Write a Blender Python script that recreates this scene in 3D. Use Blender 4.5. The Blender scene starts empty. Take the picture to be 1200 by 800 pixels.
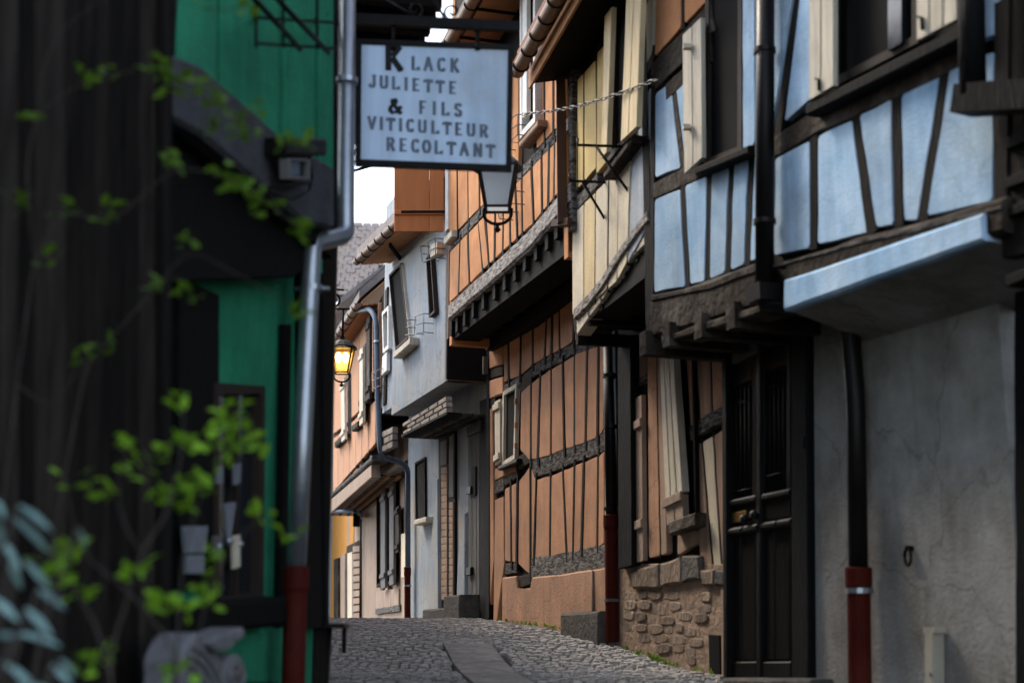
import bpy, bmesh, math, random
from mathutils import Vector, Matrix, noise
random.seed(7)
SC = bpy.context.scene
COL = SC.collection
V = Vector

# ------------------------------------------------------------------ camera
PITCH = math.radians(11.8)
FPX = 1700.0
cam_d = bpy.data.cameras.new("camera")
cam_d.sensor_width = 36.0
cam_d.lens = 36.0 * FPX / 1200.0
cam_d.clip_start = 0.05
cam_d.clip_end = 1500
cam_d.dof.use_dof = True
cam_d.dof.focus_distance = 15.5
cam_d.dof.aperture_fstop = 1.55
cam = bpy.data.objects.new("camera", cam_d)
COL.objects.link(cam)
cam.rotation_euler = (math.pi / 2 + PITCH, 0, 0)
SC.camera = cam

# ------------------------------------------------------------------ sky, sun, exposure
SUN_EL, SUN_AZ = math.radians(48), math.radians(-48)   # azimuth clockwise from +Y
world = bpy.data.worlds.new("World")
SC.world = world
world.use_nodes = True
wn = world.node_tree
wn.nodes.clear()
wo = wn.nodes.new("ShaderNodeOutputWorld")
wb = wn.nodes.new("ShaderNodeBackground")
sky = wn.nodes.new("ShaderNodeTexSky")
sky.sky_type = 'NISHITA'
sky.sun_disc = False
sky.sun_elevation = SUN_EL
sky.sun_rotation = SUN_AZ
sky.air_density = 1.0
sky.dust_density = 2.0
sky.ozone_density = 1.0
hs = wn.nodes.new("ShaderNodeHueSaturation")
hs.inputs["Saturation"].default_value = 0.62
wn.links.new(sky.outputs[0], hs.inputs["Color"])
wn.links.new(hs.outputs[0], wb.inputs[0])
wb.inputs[1].default_value = 0.15
wn.links.new(wb.outputs[0], wo.inputs[0])
sun_d = bpy.data.lights.new("sun", 'SUN')
sun_d.energy = 1.0
sun_d.angle = math.radians(14)
sun_d.color = (1.0, 0.87, 0.69)
sun = bpy.data.objects.new("sun", sun_d)
COL.objects.link(sun)
sdir = V((math.sin(SUN_AZ) * math.cos(SUN_EL), math.cos(SUN_AZ) * math.cos(SUN_EL), math.sin(SUN_EL)))
sun.rotation_euler = (-sdir).to_track_quat('-Z', 'Y').to_euler()
SC.view_settings.view_transform = 'Standard'
SC.view_settings.look = 'None'
SC.view_settings.exposure = 1.85
SC.view_settings.gamma = 1.0

# ------------------------------------------------------------------ materials
def lin(h):
    h = h.lstrip('#')
    o = []
    for i in (0, 2, 4):
        c = int(h[i:i + 2], 16) / 255
        o.append(c / 12.92 if c <= .04045 else ((c + .055) / 1.055) ** 2.4)
    return tuple(o)

MATS = {}
def mat(name, col, col2=None, scale=2.5, rough=.9, bump=.35, bscale=45, streak=.0, stain=None,
        rand=.08, metallic=0.0, spec=.12, stretch=(1, 1, 1), stain_amt=.55, ramp=(.32, .68), cracks=0.0):
    m = bpy.data.materials.new(name)
    m.use_nodes = True
    nt = m.node_tree
    N, L = nt.nodes, nt.links
    b = N["Principled BSDF"]
    if isinstance(col, str): col = lin(col)
    if col2 is None: col2 = tuple(c * .72 for c in col)
    elif isinstance(col2, str): col2 = lin(col2)
    tc = N.new("ShaderNodeTexCoord")
    oi = N.new("ShaderNodeObjectInfo")
    mul = N.new("ShaderNodeMath"); mul.operation = 'MULTIPLY'; mul.inputs[1].default_value = 37.0
    L.new(oi.outputs["Random"], mul.inputs[0])
    add = N.new("ShaderNodeVectorMath"); add.operation = 'ADD'
    L.new(tc.outputs["Object"], add.inputs[0]); L.new(mul.outputs[0], add.inputs[1])
    mp = N.new("ShaderNodeMapping"); mp.inputs["Scale"].default_value = stretch
    L.new(add.outputs[0], mp.inputs[0])
    n1 = N.new("ShaderNodeTexNoise"); n1.inputs["Scale"].default_value = scale
    n1.inputs["Detail"].default_value = 8; n1.inputs["Roughness"].default_value = .65
    L.new(mp.outputs[0], n1.inputs["Vector"])
    r1 = N.new("ShaderNodeValToRGB")
    r1.color_ramp.elements[0].position = ramp[0]; r1.color_ramp.elements[1].position = ramp[1]
    r1.color_ramp.elements[0].color = (*col2, 1); r1.color_ramp.elements[1].color = (*col, 1)
    L.new(n1.outputs["Fac"], r1.inputs[0])
    out = r1.outputs[0]
    if streak:
        mp2 = N.new("ShaderNodeMapping"); mp2.inputs["Scale"].default_value = (9, 9, .7)
        L.new(add.outputs[0], mp2.inputs[0])
        n2 = N.new("ShaderNodeTexNoise"); n2.inputs["Scale"].default_value = 1.6; n2.inputs["Detail"].default_value = 6
        L.new(mp2.outputs[0], n2.inputs["Vector"])
        r2 = N.new("ShaderNodeValToRGB")
        r2.color_ramp.elements[0].position = .35; r2.color_ramp.elements[1].position = .62
        r2.color_ramp.elements[0].color = (1 - streak, 1 - streak, 1 - streak, 1); r2.color_ramp.elements[1].color = (1, 1, 1, 1)
        L.new(n2.outputs["Fac"], r2.inputs[0])
        mx = N.new("ShaderNodeMix"); mx.data_type = 'RGBA'; mx.blend_type = 'MULTIPLY'; mx.inputs[0].default_value = 1
        L.new(out, mx.inputs[6]); L.new(r2.outputs[0], mx.inputs[7]); out = mx.outputs[2]
    if stain is not None:
        if isinstance(stain, str): stain = lin(stain)
        n3 = N.new("ShaderNodeTexNoise"); n3.inputs["Scale"].default_value = scale * .45; n3.inputs["Detail"].default_value = 10
        n3.inputs["Roughness"].default_value = .7
        L.new(add.outputs[0], n3.inputs["Vector"])
        r3 = N.new("ShaderNodeValToRGB")
        r3.color_ramp.elements[0].position = .5; r3.color_ramp.elements[1].position = .68
        r3.color_ramp.elements[0].color = (0, 0, 0, 1); r3.color_ramp.elements[1].color = (stain_amt,) * 3 + (1,)
        L.new(n3.outputs["Fac"], r3.inputs[0])
        mx = N.new("ShaderNodeMix"); mx.data_type = 'RGBA'
        L.new(r3.outputs[0], mx.inputs[0]); L.new(out, mx.inputs[6]); mx.inputs[7].default_value = (*stain, 1); out = mx.outputs[2]
    if cracks:
        nd = N.new("ShaderNodeTexNoise"); nd.inputs["Scale"].default_value = 3.0; nd.inputs["Detail"].default_value = 6
        L.new(add.outputs[0], nd.inputs["Vector"])
        vm = N.new("ShaderNodeVectorMath"); vm.operation = 'MULTIPLY_ADD'; vm.inputs[1].default_value = (.5, .5, .5)
        L.new(nd.outputs["Color"], vm.inputs[0]); L.new(add.outputs[0], vm.inputs[2])
        vo = N.new("ShaderNodeTexVoronoi"); vo.feature = 'DISTANCE_TO_EDGE'; vo.inputs["Scale"].default_value = 1.1
        L.new(vm.outputs[0], vo.inputs["Vector"])
        cr = N.new("ShaderNodeValToRGB"); cr.color_ramp.elements[0].position = .002; cr.color_ramp.elements[1].position = .012
        cr.color_ramp.elements[0].color = (1 - cracks,) * 3 + (1,); cr.color_ramp.elements[1].color = (1, 1, 1, 1)
        L.new(vo.outputs["Distance"], cr.inputs[0])
        mx = N.new("ShaderNodeMix"); mx.data_type = 'RGBA'; mx.blend_type = 'MULTIPLY'; mx.inputs[0].default_value = 1
        L.new(out, mx.inputs[6]); L.new(cr.outputs[0], mx.inputs[7]); out = mx.outputs[2]
    hv = N.new("ShaderNodeHueSaturation")
    mr = N.new("ShaderNodeMapRange"); mr.inputs[3].default_value = 1 - rand; mr.inputs[4].default_value = 1 + rand
    L.new(oi.outputs["Random"], mr.inputs[0]); L.new(mr.outputs[0], hv.inputs["Value"])
    L.new(out, hv.inputs["Color"]); L.new(hv.outputs[0], b.inputs["Base Color"])
    nb = N.new("ShaderNodeTexNoise"); nb.inputs["Scale"].default_value = bscale; nb.inputs["Detail"].default_value = 7
    L.new(mp.outputs[0], nb.inputs["Vector"])
    ad = N.new("ShaderNodeMath"); ad.operation = 'MULTIPLY_ADD'; ad.inputs[1].default_value = .5
    L.new(n1.outputs["Fac"], ad.inputs[0]); L.new(nb.outputs["Fac"], ad.inputs[2])
    bp = N.new("ShaderNodeBump"); bp.inputs["Strength"].default_value = bump; bp.inputs["Distance"].default_value = .02
    L.new(ad.outputs[0], bp.inputs["Height"]); L.new(bp.outputs[0], b.inputs["Normal"])
    rr = N.new("ShaderNodeMapRange"); rr.inputs[3].default_value = max(.05, rough - .12); rr.inputs[4].default_value = min(1, rough + .08)
    L.new(n1.outputs["Fac"], rr.inputs[0]); L.new(rr.outputs[0], b.inputs["Roughness"])
    b.inputs["Metallic"].default_value = metallic
    b.inputs["Specular IOR Level"].default_value = spec
    MATS[name] = m
    return m

WOODG = (3, 3, .35)
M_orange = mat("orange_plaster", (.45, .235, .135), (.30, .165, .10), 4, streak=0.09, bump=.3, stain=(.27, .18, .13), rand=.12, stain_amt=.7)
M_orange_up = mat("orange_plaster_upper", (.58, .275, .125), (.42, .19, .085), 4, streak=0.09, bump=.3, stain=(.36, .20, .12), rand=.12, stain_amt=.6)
M_orange_dirty = mat("weathered_orange_plaster", (.42, .24, .155), (.28, .165, .11), 3.5, streak=0.12, stain=(.19, .13, .095), rand=.05, stain_amt=.75, cracks=.3)
M_blue = mat("pale_plaster_sky_blue_cast", (.48, .63, .78), (.26, .42, .61), 2.4, streak=.14, bump=.22, bscale=60, stain=(.20, .20, .20), rand=.08, stain_amt=.5, cracks=.12, ramp=(.36, .68))  # blue cast of sky light on the plaster is put into its colour
M_yellow = mat("yellow_plaster", (.62, .46, .20), (.50, .37, .16), 3, streak=.16, stain=(.5, .38, .2), rand=.06)
M_yellowpale = mat("pale_yellow_plaster", (.60, .48, .28), (.48, .38, .22), 3, streak=.12, stain=(.4, .34, .25), rand=.06)
M_cream = mat("cream_plaster", (.60, .52, .38), (.48, .43, .34), 3, streak=0.12, stain=(.36, .35, .34), rand=.07)
M_greyblue = mat("grey_white_plaster", (.40, .45, .50), (.31, .35, .39), 3, streak=.2, stain=(.30, .30, .30), rand=.06)
M_grey = mat("grey_plaster", (.325, .37, .415), (.245, .28, .315), 1.8, streak=0.13, stain=(.42, .34, .24), rand=.03, stain_amt=.7, cracks=.25)  # warm patches paint in the light bounced off the orange house
M_greywarm = mat("warm_cream_plaster", (.60, .45, .26), (.48, .38, .25), 2, streak=.2, stain=(.4, .32, .22), rand=.04)
M_beige = mat("dirty_beige_plaster", (.33, .322, .305), (.205, .19, .17), 2.6, streak=.12, stain=(.12, .10, .08), rand=.02, bump=.4, stain_amt=.6, ramp=(.34, .64), cracks=.3)
M_peach = mat("peach_plaster", (.50, .275, .17), (.42, .225, .135), 3, streak=0.08, stain=(.42, .27, .2), rand=.06)
M_peachpale = mat("pale_peach_plaster", (.34, .255, .20), (.27, .20, .155), 2.5, streak=.2, stain=(.4, .3, .22), rand=.05)
M_ochre = mat("ochre_plaster", (.50, .235, .05), (.42, .19, .04), 2, streak=.1, rand=.04)
M_brownplaster = mat("brown_pink_plaster", (.36, .24, .17), (.28, .2, .15), 3, streak=.25, stain=(.2, .17, .14), rand=.08)
M_green = mat("green_plaster", (.030, .255, .135), (.017, .165, .088), 2.6, streak=0.14, stain=(.02, .10, .065), rand=.07, stain_amt=.6)
M_timber = mat("dark_timber", (0.01004, 0.008034, 0.006696), (0.00491, 0.004018, 0.003571), 5, rough=.85, bump=.7, bscale=25, stretch=WOODG, rand=.25)
M_timber2 = mat("brown_timber", (0.03413, 0.0256, 0.01877), (0.01706, 0.01297, 0.01024), 5, rough=.88, bump=.9, bscale=22, rand=.2, stain=(.16, .14, .12))
M_weather = mat("weathered_grey_timber", (.22, .205, .19), (.028, .025, .024), 24, rough=.95, bump=1.0, bscale=60, rand=.25, ramp=(.42, .70), stretch=(.45, .45, 1.7))
M_greytimber = mat("grey_weathered_beam", (.075, .075, .085), (.04, .04, .045), 4, rough=.9, bump=.5, rand=.1)
M_brownpipe = mat("brown_boxed_pipe", (.085, .042, .024), (.055, .028, .017), 5, rough=.6, bump=.2, rand=.05)
M_weatherpale = mat("pale_flaking_timber", (.46, .43, .40), (.07, .062, .056), 24, rough=.95, bump=1.0, bscale=60, rand=.1, ramp=(.36, .66), stretch=(.45, .45, 1.7))
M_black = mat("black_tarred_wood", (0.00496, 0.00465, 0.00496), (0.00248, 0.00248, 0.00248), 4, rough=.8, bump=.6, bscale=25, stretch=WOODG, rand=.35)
M_barn = mat("charred_barn_board", (.030, .025, .021), (.008, .0066, .006), 5, rough=.9, bump=.6, bscale=22, stretch=WOODG, rand=.55, spec=.06)
M_door = mat("black_painted_wood", (0.00868, 0.00837, 0.00806), (0.00558, 0.00558, 0.00558), 4, rough=.45, bump=.3, bscale=30, stretch=WOODG, rand=.1)
M_shutW = mat("worn_white_paint", (.66, .60, .49), (.48, .43, .34), 6, rough=.75, bump=.4, bscale=30, stretch=WOODG, streak=.22, stain=(.28, .22, .16), rand=.06, stain_amt=.4)
M_shutO = mat("orange_brown_paint", (.52, .20, .075), (.42, .16, .06), 3, rough=.7, bump=.25, bscale=30, stretch=WOODG, streak=.12, rand=.04)
M_shutG = mat("grey_painted_wood", (.15, .145, .14), (.09, .088, .085), 6, rough=.8, bump=.5, bscale=30, stretch=WOODG, streak=.2, rand=.12)
M_shutY = mat("cream_yellow_paint", (.68, .56, .36), (.56, .44, .25), 5, rough=.75, bump=.4, bscale=30, stretch=WOODG, streak=.2, rand=.06)
M_frame = mat("brown_window_wood", (0.03689, 0.02691, 0.02083), (0.0217, 0.01562, 0.01215), 6, rough=.7, bump=.4, bscale=30, stretch=WOODG, rand=.1)
M_whitewood = mat("white_window_wood", (.72, .71, .68), (.55, .53, .5), 6, rough=.6, bump=.2, rand=.04)
M_soffit = mat("orange_brown_soffit_board", (.42, .21, .10), (.3, .15, .07), 5, rough=.8, bump=.3, bscale=30, rand=.14)
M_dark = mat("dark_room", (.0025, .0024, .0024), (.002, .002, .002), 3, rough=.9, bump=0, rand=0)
M_glass = mat("dark_window_glass", (.012, .014, .018), (.010, .012, .014), 2, rough=.12, bump=.03, bscale=6, rand=0, spec=.5)
M_copper = mat("brown_copper_gutter", (.20, .115, .07), (.13, .075, .048), 6, rough=.5, bump=.15, metallic=.3, spec=.5, streak=.1, rand=.06)
M_zinc = mat("weathered_zinc", (.36, .38, .41), (.26, .28, .31), 5, rough=.38, bump=.08, metallic=.8, spec=.5, rand=.04)
M_zincblue = mat("blue_grey_painted_zinc", (.12, .15, .20), (.08, .11, .15), 5, rough=.5, bump=.08, metallic=.3, rand=.04)
M_pipeD = mat("dark_painted_pipe", (0.01023, 0.008184, 0.007502), (0.00682, 0.005456, 0.005115), 5, rough=.45, bump=.1, metallic=.2, spec=.2, rand=.1)
M_red = mat("red_cast_iron", (.062, .009, .005), (.04, .006, .004), 5, rough=.6, bump=.2, spec=.05, rand=.1, stain=(.08, .02, .015))
M_iron = mat("black_wrought_iron", (0.00744, 0.00744, 0.00806), (0.0124, 0.01054, 0.0093), 14, rough=.55, bump=.2, metallic=.5, rand=.1)
M_wire = mat("grey_wire", (.16, .15, .14), (.1, .09, .085), 14, rough=.5, bump=.1, metallic=.5, rand=.1)
M_sign = mat("faded_sign_paint", (.62, .75, .92), (.52, .65, .83), 2.2, rough=.6, bump=.1, streak=.16, stain=(.44, .42, .38), rand=0, stain_amt=.55)
M_ink = mat("faded_black_lettering", (.085, .105, .145), (.16, .20, .26), 20, rough=.7, bump=.05, rand=0)
M_inkK = mat("black_lettering", (.012, .013, .016), (.02, .022, .026), 20, rough=.7, bump=.05, rand=0)
M_cobble = mat("grey_granite_sett", (.30, .285, .27), (.14, .132, .125), 18, rough=.72, bump=.6, bscale=60, rand=.42, spec=.3, stain=(.12, .092, .07))
M_joint = mat("dirt_joint", (.035, .033, .032), (.02, .02, .02), 12, rough=.95, bump=.8, rand=0)
M_slab = mat("worn_concrete_slab", (.24, .23, .22), (.13, .125, .12), 9, rough=.8, bump=.9, bscale=30, rand=.12, spec=.2, stain=(.065, .06, .055), stain_amt=.7)
M_stone = mat("weathered_sandstone", (.27, .20, .15), (.13, .105, .085), 9, rough=.95, bump=1.0, bscale=24, rand=.3, stain=(.08, .072, .065), stretch=(1.6, 1.6, .7))
M_stonegrey = mat("grey_stone", (.105, .098, .09), (.05, .047, .043), 8, rough=.95, bump=1.0, bscale=28, rand=.25, stain=(.14, .115, .09))
M_mortar = mat("pinkish_lime_mortar", (.32, .225, .165), (.19, .14, .105), 9, rough=.97, bump=1.0, bscale=20, rand=.0, stain=(.16, .13, .11))
M_carved = mat("pale_carved_stone", (.16, .157, .165), (.085, .084, .09), 7, rough=.9, bump=.5, rand=.05)
M_paper = mat("white_paper_card", (.17, .18, .20), (.12, .125, .14), 9, rough=.6, bump=.05, rand=.1)
M_pvc = mat("cream_plastic", (.42, .38, .30), (.33, .30, .24), 4, rough=.45, bump=.05, rand=0, stain=(.25, .22, .17))
M_tile = mat("grey_brown_roof_tile", (.23, .20, .19), (.13, .115, .11), 5, rough=.85, bump=.5, rand=.3, stain=(.16, .15, .14))
M_tilered = mat("red_brown_roof_tile", (.26, .14, .09), (.16, .095, .07), 5, rough=.85, bump=.5, rand=.2)
M_brass = mat("brass", (.55, .36, .13), (.4, .25, .09), 8, rough=.35, bump=.05, metallic=.9, rand=0)
M_twig = mat("grey_twig_bark", (.07, .058, .05), (.04, .033, .028), 12, rough=.9, bump=.4, rand=.15)
M_brick = mat("pale_brick", (.36, .32, .28), (.22, .195, .175), 14, rough=.93, bump=.8, rand=.25, stain=(.16, .15, .14))

def leafmat(name, c1, c2, rough):
    m = mat(name, c1, c2, 30, rough=rough, bump=.3, rand=.45)
    b = m.node_tree.nodes["Principled BSDF"]
    b.inputs["Subsurface Weight"].default_value = 0
    tr = m.node_tree.nodes.new("ShaderNodeBsdfTranslucent")
    tr.inputs[0].default_value = (c1[0] * 1.1, c1[1] * 1.1, c1[2] * .8, 1)
    mx = m.node_tree.nodes.new("ShaderNodeMixShader"); mx.inputs[0].default_value = .4
    out = m.node_tree.nodes["Material Output"]
    m.node_tree.links.new(b.outputs[0], mx.inputs[1]); m.node_tree.links.new(tr.outputs[0], mx.inputs[2])
    m.node_tree.links.new(mx.outputs[0], out.inputs[0])
    return m
M_leaf = leafmat("young_green_leaf", (.24, .44, .03), (.12, .27, .018), .5)
M_leafd = leafmat("dull_green_leaf", (.12, .23, .02), (.05, .10, .014), .5)  # older leaves, with their partial shade darkened into the colour
M_lance = leafmat("blue_green_leaf", (.30, .46, .45), (.18, .31, .29), .3)

def emis(name, col, s):
    m = bpy.data.materials.new(name); m.use_nodes = True
    b = m.node_tree.nodes["Principled BSDF"]
    b.inputs["Base Color"].default_value = (.8, .7, .5, 1)
    b.inputs["Emission Color"].default_value = (*col, 1); b.inputs["Emission Strength"].default_value = s
    return m
M_flame = emis("lit_lamp_bulb", (1, .72, .25), 22)
M_litglass = emis("amber_lit_glass", (1, .55, .10), 1.0)
def clearglass(name, tint, f):
    m = bpy.data.materials.new(name); m.use_nodes = True
    nt = m.node_tree; b = nt.nodes["Principled BSDF"]
    b.inputs["Base Color"].default_value = (*tint, 1); b.inputs["Roughness"].default_value = .25
    t = nt.nodes.new("ShaderNodeBsdfTransparent"); t.inputs[0].default_value = (.9, .93, .96, 1)
    mx = nt.nodes.new("ShaderNodeMixShader"); mx.inputs[0].default_value = f
    nt.links.new(t.outputs[0], mx.inputs[1]); nt.links.new(b.outputs[0], mx.inputs[2])
    nt.links.new(mx.outputs[0], nt.nodes["Material Output"].inputs[0])
    return m
M_frost = clearglass("frosted_lantern_glass", (.9, .92, .95), .85)
_nt = M_frost.node_tree; _tl = _nt.nodes.new("ShaderNodeBsdfTranslucent"); _tl.inputs[0].default_value = (.85, .9, .95, 1)
_mx = _nt.nodes.new("ShaderNodeMixShader"); _mx.inputs[0].default_value = .7
_pb = _nt.nodes["Principled BSDF"]; _old = [l for l in _nt.links if l.from_node == _pb][0].to_socket
_nt.links.new(_pb.outputs[0], _mx.inputs[1]); _nt.links.new(_tl.outputs[0], _mx.inputs[2]); _nt.links.new(_mx.outputs[0], _old)
M_amber = clearglass("amber_lantern_glass", (.9, .55, .15), .25)

# ------------------------------------------------------------------ geometry helpers
CP, SP = math.cos(PITCH), math.sin(PITCH)
def ray(px, py):
    x, y = (px - 600) / FPX, (400 - py) / FPX
    return V((x, CP - SP * y, SP + CP * y))
def at(px, py, Y):
    r = ray(px, py)
    return r * (Y / r.y)

def wallpt(P, px, py, d=.0): return P.off(d).hit(px, py)
class Plane:
    """a real vertical wall plane; hit() gives the wall point seen in one direction"""
    def __init__(s, p, n):
        s.p, s.n = V(p), V(n).normalized()
        s.u = V((-s.n.y, s.n.x, 0)).normalized()
        if s.u.y < 0: s.u = -s.u
    def hit(s, px, py):
        r = ray(px, py)
        return r * (s.n.dot(s.p) / s.n.dot(r))
    def face(s, pxs, d):
        """wall points of an outline whose face stands d metres proud of the wall"""
        o = s.off(d)
        return [o.hit(*p) - s.n * d for p in pxs]
    def off(s, d):
        return Plane(s.p + s.n * d, s.n)
def right_wall(x, y, dx): return Plane((x, y, 0), (-1, dx, 0))
def left_wall(x, y, dx): return Plane((x, y, 0), (1, -dx, 0))

def loc_of(parent):
    l = V((0, 0, 0))
    while parent is not None:
        l += parent.location; parent = parent.parent
    return l
def link(name, me, parent=None, m=None):
    o = bpy.data.objects.new(name, me)
    COL.objects.link(o)
    if parent is not None: o.parent = parent
    if m is not None and me is not None and not me.materials: me.materials.append(m)
    return o
def obj(name, bm, m, parent=None, smooth=False, recalc=True):
    if recalc: bmesh.ops.recalc_face_normals(bm, faces=bm.faces)
    l = loc_of(parent)
    if l.length: bmesh.ops.translate(bm, verts=bm.verts, vec=-l)
    if smooth:
        for f in bm.faces: f.smooth = True
    me = bpy.data.meshes.new(name)
    bm.to_mesh(me); bm.free()
    return link(name, me, parent, m)
def thing(name, label, cat, loc=(0, 0, 0), group=None):
    o = bpy.data.objects.new(name, None); COL.objects.link(o)
    o.location = loc; o.empty_display_size = .2
    o["label"] = label; o["category"] = cat
    if group: o["group"] = group
    return o
def tag(o, label, cat, group=None):
    o["label"] = label; o["category"] = cat
    if group: o["group"] = group
    return o
def part_empty(name, parent, loc=None):
    o = bpy.data.objects.new(name, None); COL.objects.link(o)
    o.parent = parent; o.empty_display_size = .1
    if loc is not None: o.location = V(loc) - loc_of(parent)
    return o

def subdiv_poly(pts, step, wob, closed=True):
    out = []
    k = len(pts)
    for i in range(k if closed else k - 1):
        a, b = pts[i], pts[(i + 1) % k]
        n = max(1, int((b - a).length / step))
        for j in range(n):
            p = a.lerp(b, j / n)
            if wob and (j or True):
                q = noise.noise_vector(p * 5.3 + V((3, 1, 7))) * wob + noise.noise_vector(p * 17 + V((1, 9, 2))) * wob * .4
                p = p + q
            out.append(p)
    if not closed: out.append(pts[-1])
    return out
def slab_w(bm, pts, n, front, back, bev=0.0, wob=0.0, step=.25):
    n = V(n).normalized()
    if wob:
        pts = subdiv_poly(pts, step, wob)
        c0 = pts[0]
        # keep the outline in its wall plane
        pp = sum(pts, V()) / len(pts)
        pts = [p - n * (p - pp).dot(n) for p in pts]
    k = len(pts)
    c = sum(pts, V()) / k
    vb = [bm.verts.new(p + n * back) for p in pts]
    vr = [bm.verts.new(p + n * (front - bev)) for p in pts]
    rings = [vb, vr]
    if bev:
        ins = []
        for i in range(k):
            a, p, b = pts[i - 1], pts[i], pts[(i + 1) % k]
            t = (b - a)
            if t.length < 1e-6: ins.append(p); continue
            d = n.cross(t.normalized())
            if d.dot(c - p) < 0: d = -d
            ins.append(p + d * bev)
        rings.append([bm.verts.new(p + n * front) for p in ins])
    for r0, r1 in zip(rings, rings[1:]):
        for i in range(k):
            j = (i + 1) % k
            bm.faces.new((r0[i], r0[j], r1[j], r1[i]))
    bm.faces.new(rings[-1]); bm.faces.new(list(reversed(vb)))
    return bm
def slab(name, P, pxs, m, parent, front=.02, back=-.02, bev=0.0, wob=0.0, step=.25):
    bm = bmesh.new()
    slab_w(bm, P.face(pxs, front), P.n, front, back, bev, wob, step)
    return obj(name, bm, m, parent)
def beam_pts(P, pxs, w, wob=.012, front=0.0):
    """outline of a crooked timber along a line of wall points, w metres wide (or (w0,w1))"""
    w0, w1 = (w, w) if not isinstance(w, tuple) else w
    ps = P.face(pxs, front)
    ps = subdiv_poly(ps, .22, 0, closed=False)
    L, R = [], []
    for i, p in enumerate(ps):
        a = ps[max(0, i - 1)]; b = ps[min(len(ps) - 1, i + 1)]
        d = P.n.cross((b - a).normalized())
        ww = (w0 + (w1 - w0) * i / max(1, len(ps) - 1)) / 2
        j = noise.noise(p * 4.1) * wob; k = noise.noise(p * 6.3 + V((9, 0, 0))) * wob
        L.append(p + d * (ww + j)); R.append(p - d * (ww + k))
    return L + R[::-1]
def beam(name, P, pxs, w, m, parent, front=.02, back=-.03, wob=.012, bev=.006):
    bm = bmesh.new()
    slab_w(bm, beam_pts(P, pxs, w, wob, front), P.n, front, back, bev)
    return obj(name, bm, m, parent)

def box_w(bm, o, ax, ay, az):
    """box from corner o along three world edge vectors"""
    vs = [bm.verts.new(o + ax * i + ay * j + az * k) for i in (0, 1) for j in (0, 1) for k in (0, 1)]
    for f in ((0, 1, 3, 2), (4, 6, 7, 5), (0, 4, 5, 1), (2, 3, 7, 6), (0, 2, 6, 4), (1, 5, 7, 3)):
        bm.faces.new([vs[i] for i in f])
    return vs
def cbox(bm, c, sx, sy, sz, ux=V((1, 0, 0)), uy=V((0, 1, 0)), uz=V((0, 0, 1))):
    return box_w(bm, V(c) - ux * sx / 2 - uy * sy / 2 - uz * sz / 2, ux * sx, uy * sy, uz * sz)
def bar_w(bm, a, b, w, h=None, up=V((0, 0, 1))):
    h = h or w
    d = (b - a).normalized()
    s = d.cross(up)
    if s.length < .05: s = d.cross(V((1, 0, 0)))
    s.normalize(); t = s.cross(d).normalized()
    box_w(bm, a - s * w / 2 - t * h / 2, b - a, s * w, t * h)
def tube(bm, pts, r, seg=10, cap=True):
    rs = r if isinstance(r, (list, tuple)) else [r] * len(pts)
    prev = None; rings = []
    nrm = None
    for i, p in enumerate(pts):
        d = (pts[min(i + 1, len(pts) - 1)] - pts[max(i - 1, 0)]).normalized()
        if nrm is None:
            nrm = d.orthogonal().normalized()
        else:
            nrm = (nrm - d * nrm.dot(d))
            nrm = nrm.normalized() if nrm.length > 1e-5 else d.orthogonal().normalized()
        bn = d.cross(nrm)
        rings.append([bm.verts.new(p + (nrm * math.cos(2 * math.pi * k / seg) + bn * math.sin(2 * math.pi * k / seg)) * rs[i]) for k in range(seg)])
    for a, b in zip(rings, rings[1:]):
        for k in range(seg):
            bm.faces.new((a[k], a[(k + 1) % seg], b[(k + 1) % seg], b[k])).smooth = True
    if cap:
        bm.faces.new(rings[0][::-1]); bm.faces.new(rings[-1])
def rounded(pts, rad=.06, n=5):
    out = [pts[0]]
    for i in range(1, len(pts) - 1):
        a, p, b = pts[i - 1], pts[i], pts[i + 1]
        r = min(rad, (a - p).length * .45, (b - p).length * .45)
        s, e = p + (a - p).normalized() * r, p + (b - p).normalized() * r
        for k in range(n + 1):
            t = k / n
            out.append(s * (1 - t) ** 2 + p * 2 * t * (1 - t) + e * t * t)
    out.append(pts[-1])
    return out
def lathe(bm, c, prof, seg=16, axis=V((0, 0, 1))):
    x = axis.orthogonal().normalized(); y = axis.cross(x)
    rings = [[bm.verts.new(c + axis * z + (x * math.cos(2 * math.pi * k / seg) + y * math.sin(2 * math.pi * k / seg)) * r) for k in range(seg)] for r, z in prof]
    for a, b in zip(rings, rings[1:]):
        for k in range(seg):
            bm.faces.new((a[k], a[(k + 1) % seg], b[(k + 1) % seg], b[k]))
    bm.faces.new(rings[0][::-1]); bm.faces.new(rings[-1])

def on_line(line, x):
    """y on a polyline of image directions at x"""
    if x <= line[0][0]: a, b = line[0], line[1]
    elif x >= line[-1][0]: a, b = line[-2], line[-1]
    else:
        for a, b in zip(line, line[1:]):
            if a[0] <= x <= b[0]: break
    t = (x - a[0]) / (b[0] - a[0])
    return a[1] + (b[1] - a[1]) * t

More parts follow.
